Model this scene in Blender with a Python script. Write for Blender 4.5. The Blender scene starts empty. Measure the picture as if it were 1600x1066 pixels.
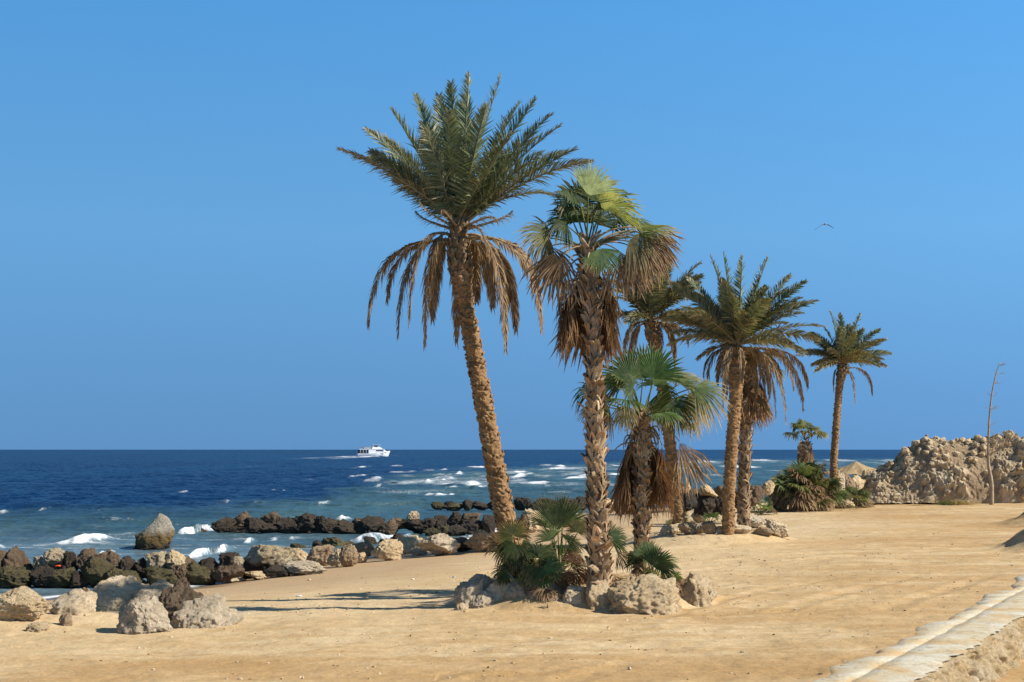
import bpy, math, random
import numpy as np
from math import radians, sin, cos, pi, sqrt, atan, atan2

random.seed(7)
rng = np.random.default_rng(7)
SC = bpy.context.scene
COL = SC.collection
H = 4.0                      # eye height above the sea
FPX = 2222.2                 # focal length in photo pixels (50 mm on 36 mm, 1600 px)
PITCH = atan(169.0 / FPX)
CP, SP = cos(PITCH), sin(PITCH)
SUN_EL, SUN_AZ = radians(38), radians(104)     # azimuth clockwise from +Y

# ------------------------------------------------------------------ photo pixel -> place
def P(px, py, d):
    cx, cy = (px - 800) / FPX, (533 - py) / FPX
    dy, dz = CP - cy * SP, SP + cy * CP
    k = d / dy
    return np.array([cx * k, d, H + dz * k])

def on_z(px, py, z=0.0):
    cx, cy = (px - 800) / FPX, (533 - py) / FPX
    dy, dz = CP - cy * SP, SP + cy * CP
    k = (z - H) / dz
    return np.array([cx * k, dy * k, z])

# ------------------------------------------------------------------ numpy noise
def _h(ix, iy, iz, s):
    n = (ix * 374761393 + iy * 668265263 + iz * 2147483647 + s * 974634721) & 0xffffffff
    n = ((n ^ (n >> 13)) * 1274126177) & 0xffffffff
    n = ((n ^ (n >> 16)) * 2246822519) & 0xffffffff
    return ((n ^ (n >> 15)) & 0xffff) / 32767.5 - 1.0

def vnoise(p, s=0):
    p = np.asarray(p, float)
    i = np.floor(p).astype(np.int64); f = p - i
    u = f * f * f * (f * (f * 6 - 15) + 10)
    out = 0
    for a in (0, 1):
        wx = u[:, 0] if a else 1 - u[:, 0]
        for b in (0, 1):
            wy = u[:, 1] if b else 1 - u[:, 1]
            for c in (0, 1):
                wz = u[:, 2] if c else 1 - u[:, 2]
                out = out + wx * wy * wz * _h(i[:, 0] + a, i[:, 1] + b, i[:, 2] + c, s)
    return out

def fbm(p, o=4, s=0, gain=.5):
    p = np.asarray(p, float); t = 0; a = 1.0; n = 0
    for k in range(o):
        t = t + a * vnoise(p * (2.03 ** k) + k * 17.3, s + k); n += a; a *= gain
    return t / n

def worley(p, s=0):
    p = np.asarray(p, float); i = np.floor(p).astype(np.int64)
    best = np.full(len(p), 9.0)
    for a in (-1, 0, 1):
        for b in (-1, 0, 1):
            for c in (-1, 0, 1):
                q = i + np.array([a, b, c])
                fx = q[:, 0] + .5 + .45 * _h(q[:, 0], q[:, 1], q[:, 2], s)
                fy = q[:, 1] + .5 + .45 * _h(q[:, 0], q[:, 1], q[:, 2], s + 1)
                fz = q[:, 2] + .5 + .45 * _h(q[:, 0], q[:, 1], q[:, 2], s + 2)
                d = (fx - p[:, 0]) ** 2 + (fy - p[:, 1]) ** 2 + (fz - p[:, 2]) ** 2
                best = np.minimum(best, d)
    return np.sqrt(best)

def cells(p, s=0):
    p = np.asarray(p, float); i = np.floor(p).astype(np.int64)
    best = np.full(len(p), 9.0); sec = best.copy(); idn = np.zeros(len(p))
    for a in (-1, 0, 1):
        for b in (-1, 0, 1):
            for c in (-1, 0, 1):
                q = i + np.array([a, b, c])
                d = sum((q[:, k] + .5 + .45 * _h(q[:, 0], q[:, 1], q[:, 2], s + k) - p[:, k]) ** 2 for k in range(3))
                n = d < best
                sec = np.where(n, best, np.minimum(sec, d)); idn = np.where(n, _h(q[:, 0], q[:, 1], q[:, 2], s + 7), idn); best = np.where(n, d, best)
    return np.sqrt(sec) - np.sqrt(best), idn * .5 + .5

def smooth(a, b, x):
    t = np.clip((x - a) / (b - a), 0, 1)
    return t * t * (3 - 2 * t)

# ------------------------------------------------------------------ terrain
SHORE = np.array([(-80, 12), (-40, 24), (-24, 31), (-14.2, 36.5), (-11.4, 39), (-9.25, 41.1), (-8.6, 43.1), (-7.75, 46.5),
                  (-6.7, 49.9), (-4.9, 54.2), (-2.6, 58), (-.9, 65), (1.2, 79), (5, 90), (13, 98), (25, 112),
                  (60, 126), (220, 150)], float)

def shore_dist(x, y):
    """distance to the shoreline, positive on the land side"""
    p = np.stack([x, y], 1); best = np.full(len(x), 1e9); sgn = np.ones(len(x))
    for a, b in zip(SHORE[:-1], SHORE[1:]):
        ab = b - a; L2 = ab @ ab
        t = np.clip(((p - a) @ ab) / L2, 0, 1)
        q = p - (a + t[:, None] * ab)
        d = (q ** 2).sum(1)
        cr = ab[0] * (p[:, 1] - a[1]) - ab[1] * (p[:, 0] - a[0])
        m = d < best - 1e-9
        best[m] = d[m]; sgn[m] = np.where(cr[m] > 0, -1, 1)
    return np.sqrt(best) * sgn

LEDGE_A = np.array([4.55, 19.4]); LEDGE_D = np.array([7.0, 13.0]); LEDGE_D = LEDGE_D / np.linalg.norm(LEDGE_D)
LEDGE_N = np.array([LEDGE_D[1], -LEDGE_D[0]])           # towards the right
def bump(x, y, cx, cy, rx, ry, hh):
    q = ((x - cx) / rx) ** 2 + ((y - cy) / ry) ** 2
    return hh * np.exp(-q)

def terrain(x, y, detail=True):
    x = np.atleast_1d(np.asarray(x, float)); y = np.atleast_1d(np.asarray(y, float))
    s = shore_dist(x, y)
    z = np.where(s > 0, 1.22 * (1 - np.exp(-np.maximum(s, 0) / 11.5)), np.maximum(.10 * s, -2.5))
    p0 = np.stack([x, y, 0 * x], 1)
    land = smooth(0, 6, s)
    z = z + land * .10 * fbm(p0 / 7.0, 3, 3)
    # planted mounds, spoil heaps
    q = ((x - 1.45) / 2.75) ** 2 + ((y - 29.3) / 2.6) ** 2
    z = z + .42 * (1 - smooth(.35, 1.15, q))
    q = ((x - 6.7) / 3.1) ** 2 + ((y - 50.0) / 3.2) ** 2
    z = z + .30 * (1 - smooth(.3, 1.1, q))
    z = z + (bump(x, y, 21.0, 56, 1.2, 1.5, .85) + bump(x, y, 15.85, 42.5, .80, 1.2, 1.0)) * (1 + .35 * fbm(p0 * 1.6, 3, 41))
    z = z + bump(x, y, 9.8, 34, 3.0, 1.5, .07)
    z = z + bump(x, y, -10.6, 26.4, 2.6, 1.0, .22) + bump(x, y, -7.6, 26.6, 1.6, .8, .14)
    # lower ground on the near side of the broken concrete strip
    r = (x - LEDGE_A[0]) * LEDGE_N[0] + (y - LEDGE_A[1]) * LEDGE_N[1]
    z = z - .45 * smooth(.45, .95, r)
    if detail:
        z = z + land * (.030 * fbm(p0 / .9, 3, 11) + .017 * fbm(p0 / .25, 3, 12, .6)) * smooth(6, 12, s)
        # wheel ruts curving through the open sand
        al = (x - LEDGE_A[0]) * LEDGE_D[0] + (y - LEDGE_A[1]) * LEDGE_D[1]; wb = .22 * fbm(p0 / 4.5, 3, 21)
        fade = smooth(-.3, .25, fbm(p0 / 3.5, 2, 24))
        for off, cv in ((1.3, .010), (2.9, .010), (4.6, .016), (6.2, .016), (9.0, .020), (10.6, .020), (14.5, .02), (16.1, .02)):
            rr = r + off - cv * (al - 9) ** 2 * (al > 9) + wb
            z = z + (-.020 * np.exp(-(rr / .19) ** 2) + .011 * np.exp(-((np.abs(rr) - .32) / .13) ** 2)) * land * (x > -1) * (y > 17) * fade
        for y0, cv in ((44.0, .012), (45.7, .012), (52.5, .006), (54.3, .006), (61, -.004), (62.8, -.004)):
            rr = y - y0 - cv * (x - 14) ** 2 + wb * 1.6
            z = z + (-.028 * np.exp(-(rr / .22) ** 2) + .016 * np.exp(-((np.abs(rr) - .38) / .15) ** 2)) * land * smooth(9.5, 12, x) * fade
    return z

def ground_at(px, py, lift=0.0):
    """where the ray through a photo pixel meets the ground"""
    lo = None
    ds = np.geomspace(15, 140, 1500)
    pts = np.array([P(px, py, d) for d in ds])
    g = np.maximum(terrain(pts[:, 0], pts[:, 1], False), 0)
    m = np.nonzero(pts[:, 2] <= g + lift)[0]
    k = m[0] if len(m) else -1
    return pts[k]

def tz(x, y):
    return float(terrain([x], [y], False)[0])

# ------------------------------------------------------------------ mesh building
class MB:
    def __init__(s):
        s.v = []; s.q = []; s.t = []; s.c = []; s.n = 0
    def add(s, v, quads=None, tris=None, c=None):
        v = np.asarray(v, float).reshape(-1, 3)
        if quads is not None and len(quads): s.q.append(np.asarray(quads, np.int64).reshape(-1, 4) + s.n)
        if tris is not None and len(tris): s.t.append(np.asarray(tris, np.int64).reshape(-1, 3) + s.n)
        if c is None: c = (1, 1, 1)
        c = np.asarray(c, float)
        if c.ndim == 1: c = np.tile(c, (len(v), 1))
        s.v.append(v); s.c.append(c); s.n += len(v)
    def grid(s, pts, c=None, close_u=False):
        """pts (nv, nu, 3)"""
        nv, nu = pts.shape[:2]
        i = np.arange(nv - 1)[:, None] * nu; j = np.arange(nu if close_u else nu - 1)[None, :]
        a = i + j; b = i + (j + 1) % nu
        s.add(pts.reshape(-1, 3), np.stack([a, b, b + nu, a + nu], -1).reshape(-1, 4), None,
              None if c is None else (np.asarray(c).reshape(-1, 3) if np.ndim(c) == 3 else c))
    def tube(s, path, r, k=6, c=None, cap=True):
        path = np.asarray(path, float); r = np.broadcast_to(np.asarray(r, float), (len(path),))
        T = np.gradient(path, axis=0); T /= np.linalg.norm(T, axis=1)[:, None] + 1e-9
        ref = np.array([0, 0, 1.0]) if abs(T[0][2]) < .8 else np.array([1.0, 0, 0])
        S = np.cross(T, ref); S /= np.linalg.norm(S, axis=1)[:, None] + 1e-9
        U = np.cross(S, T)
        a = np.linspace(0, 2 * pi, k, endpoint=False)
        pts = path[:, None] + r[:, None, None] * (np.cos(a)[None, :, None] * S[:, None] + np.sin(a)[None, :, None] * U[:, None])
        n0 = s.n
        cc = None if c is None else (np.repeat(np.asarray(c)[:, None], k, 1) if np.ndim(c) == 2 else c)
        s.grid(pts, cc, True)
        if cap:
            s.add([path[0], path[-1]], None, None, c if c is None or np.ndim(c) == 1 else c[0])
            e = s.n - n0; m = len(path)
            s.t.append(np.array([[n0 + (j + 1) % k, n0 + j, n0 + e - 2] for j in range(k)] +
                                [[n0 + (m - 1) * k + j, n0 + (m - 1) * k + (j + 1) % k, n0 + e - 1] for j in range(k)]))
    def box(s, lo, hi, c=None, M=None):
        (x0, y0, z0), (x1, y1, z1) = lo, hi
        v = np.array([(x0, y0, z0), (x1, y0, z0), (x1, y1, z0), (x0, y1, z0), (x0, y0, z1), (x1, y0, z1), (x1, y1, z1), (x0, y1, z1)], float)
        if M is not None: v = v @ np.asarray(M).T
        s.add(v, [(0, 3, 2, 1), (4, 5, 6, 7), (0, 1, 5, 4), (1, 2, 6, 5), (2, 3, 7, 6), (3, 0, 4, 7)], None, c)
    def build(s, name, mat, parent=None, origin=(0, 0, 0), smooth_=True, attrs=None, loc=None):
        v = np.concatenate(s.v) - np.asarray(origin, float)
        c = np.concatenate(s.c)
        q = np.concatenate(s.q) if s.q else np.zeros((0, 4), np.int64)
        t = np.concatenate(s.t) if s.t else np.zeros((0, 3), np.int64)
        me = bpy.data.meshes.new(name)
        me.vertices.add(len(v)); me.vertices.foreach_set('co', v.astype(np.float32).ravel())
        nl = len(q) * 4 + len(t) * 3
        me.loops.add(nl); me.loops.foreach_set('vertex_index', np.concatenate([q.ravel(), t.ravel()]).astype(np.int32))
        me.polygons.add(len(q) + len(t))
        st = np.concatenate([np.arange(len(q)) * 4, len(q) * 4 + np.arange(len(t)) * 3]).astype(np.int32)
        me.polygons.foreach_set('loop_start', st)
        me.update(calc_edges=True)
        me.polygons.foreach_set('use_smooth', np.full(len(q) + len(t), smooth_))
        a = me.color_attributes.new('col', 'FLOAT_COLOR', 'POINT')
        a.data.foreach_set('color', np.concatenate([c, np.ones((len(c), 1))], 1).astype(np.float32).ravel())
        for k, arr in (attrs or {}).items():
            at = me.attributes.new(k, 'FLOAT', 'POINT'); at.data.foreach_set('value', np.asarray(arr, np.float32))
        me.materials.append(mat)
        o = bpy.data.objects.new(name, me); COL.objects.link(o)
        if parent is not None: o.parent = parent
        elif loc is not None: o.location = loc
        else: o.location = origin
        return o

def tag(o, label=None, cat=None, group=None, kind=None):
    if label: o['label'] = label
    if cat: o['category'] = cat
    if group: o['group'] = group
    if kind: o['kind'] = kind
    return o

def empty(name, loc, label, cat, group=None):
    o = bpy.data.objects.new(name, None); COL.objects.link(o); o.location = loc
    o.empty_display_size = .2
    return tag(o, label, cat, group)

# ------------------------------------------------------------------ materials
class NT:
    def __init__(s, name):
        s.m = bpy.data.materials.new(name); s.m.use_nodes = True
        s.t = s.m.node_tree; s.t.nodes.clear()
        s.out = s.n('ShaderNodeOutputMaterial')
    def n(s, typ, ins=None, **kw):
        nd = s.t.nodes.new(typ)
        for k, v in kw.items(): setattr(nd, k, v)
        for k, v in (ins or {}).items():
            sk = nd.inputs[k]
            if isinstance(v, bpy.types.NodeSocket): s.t.links.new(v, sk)
            else: sk.default_value = v
        return nd
    def noise(s, vec, scale, detail=4, rough=.55, dist=0.0):
        return s.n('ShaderNodeTexNoise', {'Vector': vec, 'Scale': scale, 'Detail': detail, 'Roughness': rough, 'Distortion': dist})
    def ramp(s, f, stops):
        nd = s.n('ShaderNodeValToRGB', {'Fac': f}); e = nd.color_ramp.elements
        while len(e) < len(stops): e.new(.5)
        for k, (p, c) in zip(e, stops):
            k.position = p; k.color = (c[0], c[1], c[2], 1) if not np.isscalar(c) else (c, c, c, 1)
        return nd.outputs[0]
    def mix(s, f, a, b, mode='MIX'):
        nd = s.n('ShaderNodeMix', None, data_type='RGBA', blend_type=mode)
        for k, v in ((0, f), (6, a), (7, b)):
            if isinstance(v, bpy.types.NodeSocket): s.t.links.new(v, nd.inputs[k])
            else: nd.inputs[k].default_value = v if k == 0 else (v[0], v[1], v[2], 1)
        return nd.outputs[2]
    def math(s, op, a, b=0.0, c=0.0):
        nd = s.n('ShaderNodeMath', None, operation=op)
        for k, v in enumerate((a, b, c)):
            if isinstance(v, bpy.types.NodeSocket): s.t.links.new(v, nd.inputs[k])
            else: nd.inputs[k].default_value = v
        return nd.outputs[0]
    def vmath(s, op, a, b=(0, 0, 0)):
        nd = s.n('ShaderNodeVectorMath', None, operation=op)
        for k, v in enumerate((a, b)):
            if isinstance(v, bpy.types.NodeSocket): s.t.links.new(v, nd.inputs[k])
            else: nd.inputs[k].default_value = v
        return nd.outputs[0]
    def surf(s, sock): s.t.links.new(sock, s.out.inputs['Surface'])

def mat_leaf(name, trans=.35, rough=.5, tint=(1, 1, 1), tt=(1.5, 1.45, .7), spec=.18):
    t = NT(name)
    at = t.n('ShaderNodeAttribute', attribute_name='col')
    geo = t.n('ShaderNodeNewGeometry')
    nz = t.noise(geo.outputs['Position'], 9.0, 3)
    f = t.ramp(nz.outputs['Fac'], [(.3, .72), (.7, 1.25)])
    c = t.mix(1.0, at.outputs['Color'], f, 'MULTIPLY')
    c = t.mix(1.0, c, tint, 'MULTIPLY')
    pb = t.n('ShaderNodeBsdfPrincipled', {'Base Color': c, 'Roughness': rough, 'Specular IOR Level': spec})
    tr = t.n('ShaderNodeBsdfTranslucent', {'Color': t.mix(1.0, c, tt, 'MULTIPLY')})
    mx = t.n('ShaderNodeMixShader', {0: trans, 1: pb.outputs[0], 2: tr.outputs[0]})
    t.surf(mx.outputs[0]); return t.m

def mat_trunk(name, base, dark):
    t = NT(name)
    at = t.n('ShaderNodeAttribute', attribute_name='col')
    geo = t.n('ShaderNodeNewGeometry'); pos = geo.outputs['Position']
    st = t.vmath('MULTIPLY', pos, (38, 38, 6))
    fib = t.noise(st, 1.0, 4, .6)
    big = t.noise(pos, 3.5, 4)
    c = t.mix(t.ramp(fib.outputs['Fac'], [(.3, 0.0), (.72, 1.0)]), dark, base)
    c = t.mix(t.ramp(big.outputs['Fac'], [(.35, 0.0), (.65, .55)]), c, tuple(x * 1.25 for x in base))
    c = t.mix(1.0, c, at.outputs['Color'], 'MULTIPLY')
    bp = t.n('ShaderNodeBump', {'Height': fib.outputs['Fac'], 'Strength': .5, 'Distance': .012})
    pb = t.n('ShaderNodeBsdfPrincipled', {'Base Color': c, 'Roughness': .9, 'Specular IOR Level': .15, 'Normal': bp.outputs[0]})
    t.surf(pb.outputs[0]); return t.m

def mat_rock(name, a, b, dark, scale=1.0, rough=.9, tide=None, moss=None, pit=.45, stones=None):
    """a, b: the two stone colours; dark: pits; tide: (world z, colour) of the algae band"""
    t = NT(name)
    geo = t.n('ShaderNodeNewGeometry'); pos = geo.outputs['Position']
    big = t.noise(pos, 2.2 * scale, 5, .6, .3)
    fine = t.noise(pos, 14 * scale, 6, .68)
    vo = t.n('ShaderNodeTexVoronoi', {'Vector': t.vmath('ADD', pos, t.vmath('SCALE', fine.outputs['Color'])), 'Scale': 11 * scale})
    c = t.mix(t.ramp(big.outputs['Fac'], [(.36, 0.0), (.64, 1.0)]), a, b)
    c = t.mix(1.0, c, t.ramp(fine.outputs['Fac'], [(.28, .68), (.5, 1.0), (.72, 1.25)]), 'MULTIPLY')
    pits = t.ramp(t.noise(pos, 24 * scale, 3, .6).outputs['Fac'], [(.30, 1.0), (.43, 0.0)])
    c = t.mix(t.math('MULTIPLY', pits, pit), c, dark)
    if stones: c = t.mix(t.math('MULTIPLY', t.n('ShaderNodeAttribute', attribute_name='stone').outputs['Fac'], .85), c, stones)
    if moss:
        up = t.n('ShaderNodeSeparateXYZ', {0: geo.outputs['Normal']}).outputs[2]
        f = t.math('MULTIPLY', t.ramp(t.noise(pos, 3.1, 4).outputs['Fac'], [(.42, 0.0), (.6, 1.0)]), .8)
        c = t.mix(f, c, moss)
    if tide:
        z = t.n('ShaderNodeSeparateXYZ', {0: pos}).outputs[2]
        zz = t.math('ADD', z, t.math('MULTIPLY', t.math('SUBTRACT', big.outputs['Fac'], .5), .55))
        for z0, z1, colr in tide:
            mr = t.n('ShaderNodeMapRange', {0: zz, 1: z0, 2: z1, 3: 1.0, 4: 0.0})
            c = t.mix(mr.outputs[0], c, colr)
    hgt = t.math('ADD', fine.outputs['Fac'], t.math('MULTIPLY', pits, -.45))
    hgt = t.math('ADD', hgt, t.math('MULTIPLY', vo.outputs['Distance'], .5))
    bp = t.n('ShaderNodeBump', {'Height': hgt, 'Strength': .8, 'Distance': .06 / scale})
    pb = t.n('ShaderNodeBsdfPrincipled', {'Base Color': c, 'Roughness': rough, 'Specular IOR Level': .25, 'Normal': bp.outputs[0]})
    t.surf(pb.outputs[0]); return t.m

def mat_plain(name, col, rough=.6, spec=.3, var=.15, scale=6.0):
    t = NT(name)
    geo = t.n('ShaderNodeNewGeometry')
    nz = t.noise(geo.outputs['Position'], scale, 4)
    c = t.mix(1.0, col, t.ramp(nz.outputs['Fac'], [(.3, 1 - var), (.7, 1 + var)]), 'MULTIPLY')
    pb = t.n('ShaderNodeBsdfPrincipled', {'Base Color': c, 'Roughness': rough, 'Specular IOR Level': spec})
    t.surf(pb.outputs[0]); return t.m

def mat_attr(name, rough=.8, spec=.2):
    t = NT(name)
    at = t.n('ShaderNodeAttribute', attribute_name='col')
    geo = t.n('ShaderNodeNewGeometry')
    nz = t.noise(geo.outputs['Position'], 20, 4)
    c = t.mix(1.0, at.outputs['Color'], t.ramp(nz.outputs['Fac'], [(.3, .75), (.7, 1.2)]), 'MULTIPLY')
    pb = t.n('ShaderNodeBsdfPrincipled', {'Base Color': c, 'Roughness': rough, 'Specular IOR Level': spec})
    t.surf(pb.outputs[0]); return t.m

M_FROND = mat_leaf('palm_frond', .22, .45, spec=.3)
M_FAN = mat_leaf('fan_leaf', .36, .55)
M_DEAD = mat_leaf('dead_leaf', .2, .75, tt=(1.15, 1.05, .85))
M_DTRUNK = mat_trunk('date_trunk_bark', (.31, .20, .105), (.115, .068, .034))
M_FTRUNK = mat_trunk('fan_trunk_bark', (.40, .30, .195), (.20, .135, .08))
M_TWIG = mat_trunk('dry_wood', (.42, .33, .22), (.22, .16, .10))
M_LIME = mat_rock('limestone', (.60, .43, .235), (.76, .60, .38), (.30, .19, .10))
M_PALE = mat_rock('pale_limestone', (.68, .52, .32), (.82, .67, .46), (.34, .22, .12))
M_GREY = mat_rock('grey_limestone', (.52, .42, .285), (.68, .56, .40), (.24, .17, .11))
M_RUST = mat_rock('rusty_limestone', (.38, .25, .145), (.50, .38, .24), (.16, .10, .06))
M_BROWN = mat_rock('brown_stone', (.125, .085, .052), (.23, .16, .10), (.045, .03, .02), rough=.7)
M_DARK = mat_rock('wet_dark_stone', (.040, .032, .024), (.085, .062, .042), (.012, .010, .008), rough=.5)
M_OLIVE = mat_rock('weedy_stone', (.080, .066, .030), (.14, .115, .055), (.025, .02, .013), rough=.65)
M_TANWET = mat_rock('tide_limestone', (.42, .32, .19), (.54, .45, .31), (.15, .10, .06), tide=[(.42, .62, (.055, .042, .028))])
M_SEAROCK = mat_rock('sea_rock', (.36, .31, .235), (.46, .41, .33), (.13, .10, .07), tide=[(.48, .85, (.19, .125, .05)), (.06, .34, (.03, .024, .016))], pit=.35)
M_CRUMB = mat_rock('crumbling_edge', (.60, .43, .22), (.72, .58, .38), (.34, .22, .11))
M_BANK = mat_rock('rubble', (.36, .26, .155), (.48, .36, .225), (.17, .115, .065), scale=.55, stones=(.66, .54, .36))

# ------------------------------------------------------------------ rocks
def ico(sub):
    import bmesh
    bm = bmesh.new(); bmesh.ops.create_icosphere(bm, subdivisions=sub, radius=1)
    bm.verts.ensure_lookup_table()
    v = np.array([x.co[:] for x in bm.verts]); f = np.array([[q.index for q in p.verts] for p in bm.faces])
    bm.free(); return v, f
ICO = {k: ico(k) for k in (1, 2, 4, 5, 6)}

def rock_shape(seed, sub=5, rough=.10, cuts=9, cut_lo=.55, lump=.28):
    v, f = ICO[sub]; v = v.copy(); r = np.random.default_rng(seed)
    n = v.copy()
    v = v * (1 + lump * fbm(n * 1.15 + seed * 3.7, 2, seed))[:, None]
    for _ in range(cuts):
        d = r.normal(size=3); d /= np.linalg.norm(d); h = r.uniform(cut_lo, .95)
        k = v @ d - h; m = k > 0
        v[m] -= (k[m] * .88)[:, None] * d
    w = worley(n * 2.6 + seed, seed); w2 = worley(n * 6.5 + seed, seed + 3)
    rd = 1 - 2 * np.abs(fbm(n * 2.2 + seed * 1.3, 4, seed + 5, .6))
    v = v * (1 + rough * (1.1 * fbm(n * 3.2 + seed, 5, seed + 5, .65) + .55 * (.55 - w) + .45 * (.5 - w2) + .35 * (rd - .6)))[:, None]
    # pitting
    pt = fbm(n * 10 + seed, 3, seed + 9)
    v = v * (1 - rough * 1.0 * np.clip(pt - .10, 0, .5))[:, None]
    if sub > 4: v = v * (1 + rough * .22 * fbm(n * 22 + seed, 3, seed + 12, .6))[:, None]
    lo, hi = v.min(0), v.max(0)
    return (v - (lo + hi) / 2) / ((hi - lo) / 2), f

ROCK_LIB = []
for k in range(14):
    v, f = rock_shape(100 + k, 5, .24, 8, .5)
    ROCK_LIB.append((v, f))
ROCK_MESH = {}
def rock(px, py, w, h, mat, label, cat='rock', group=None, depth=None, d=None, seed=None, hero=False, sink=.12, name='rock', lump=.32, rough=.2, tilt=0, dz=0.0, pile=False):
    """px, py: middle of the foot of the rock in the photo; w, h: its size there in pixels"""
    base = ground_at(px, py) if d is None else P(px, py, d)
    D = base[1]
    if hero and w > 30 and sink == .12: sink = .34
    W, Hh = w / FPX * D * 1.14, h / FPX * D * 1.08
    dp = depth if depth else W * .8
    Hh2 = Hh / (1 - sink)
    c = np.array([base[0], base[1] + dp * .42, base[2] - Hh2 * sink + Hh2 / 2 + dz])
    c[0] = (px - 800) / FPX * c[1] / 1.0
    if not pile:                                     # bed it into the ground that lies under it
        g0 = max(tz(c[0], c[1]), tz(c[0], c[1] - dp * .3), -.1) if tz(c[0], c[1]) > -.05 else -.1
        top = base[2] + Hh; bot = min(base[2] - Hh2 * sink, g0 - .06)
        Hh2 = top - bot; c[2] = (top + bot) / 2
    sd = seed if seed is not None else int(abs(px * 7 + py * 13))
    if hero:
        v, f = rock_shape(sd, 6 if w > 70 else 5, rough, 10, lump=lump)
        v = v.copy(); v[:, 1] += .55 * v[:, 2]; v[:, 1] *= .8
        mb = MB(); mb.add(v * np.array([W / 2, dp / 2, Hh2 / 2]), None, f)
        o = mb.build(name, mat, None, (0, 0, 0)); o.location = c
        o.rotation_euler = (0, radians(tilt), 0)
    else:
        k = sd % len(ROCK_LIB)
        key = (k, mat.name)
        if key not in ROCK_MESH:
            mb = MB(); mb.add(ROCK_LIB[k][0], None, ROCK_LIB[k][1])
            o = mb.build(name, mat); ROCK_MESH[key] = o.data
        else:
            o = bpy.data.objects.new(name, ROCK_MESH[key]); COL.objects.link(o)
        o.location = c; o.scale = (W / 2, dp / 2, Hh2 / 2)
        r = np.random.default_rng(sd)
        o.rotation_euler = (r.uniform(-.15, .15), r.uniform(-.15, .15), r.choice([0, pi]) + r.uniform(-.4, .4))
    tag(o, label, cat, group)
    return o

# ------------------------------------------------------------------ palms
GREEN = np.array([.125, .160, .084]); GREEN2 = np.array([.115, .145, .055]); GREYG = np.array([.13, .15, .085])
STRAW = np.array([.42, .32, .18]); BROWN = np.array([.245, .155, .08]); DBROWN = np.array([.13, .065, .03])
def unit(v):
    v = np.asarray(v, float); return v / (np.linalg.norm(v) + 1e-12)

def bez(p0, p1, p2, n):
    t = np.linspace(0, 1, n)[:, None]
    return (1 - t) ** 2 * p0 + 2 * t * (1 - t) * p1 + t * t * p2

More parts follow.
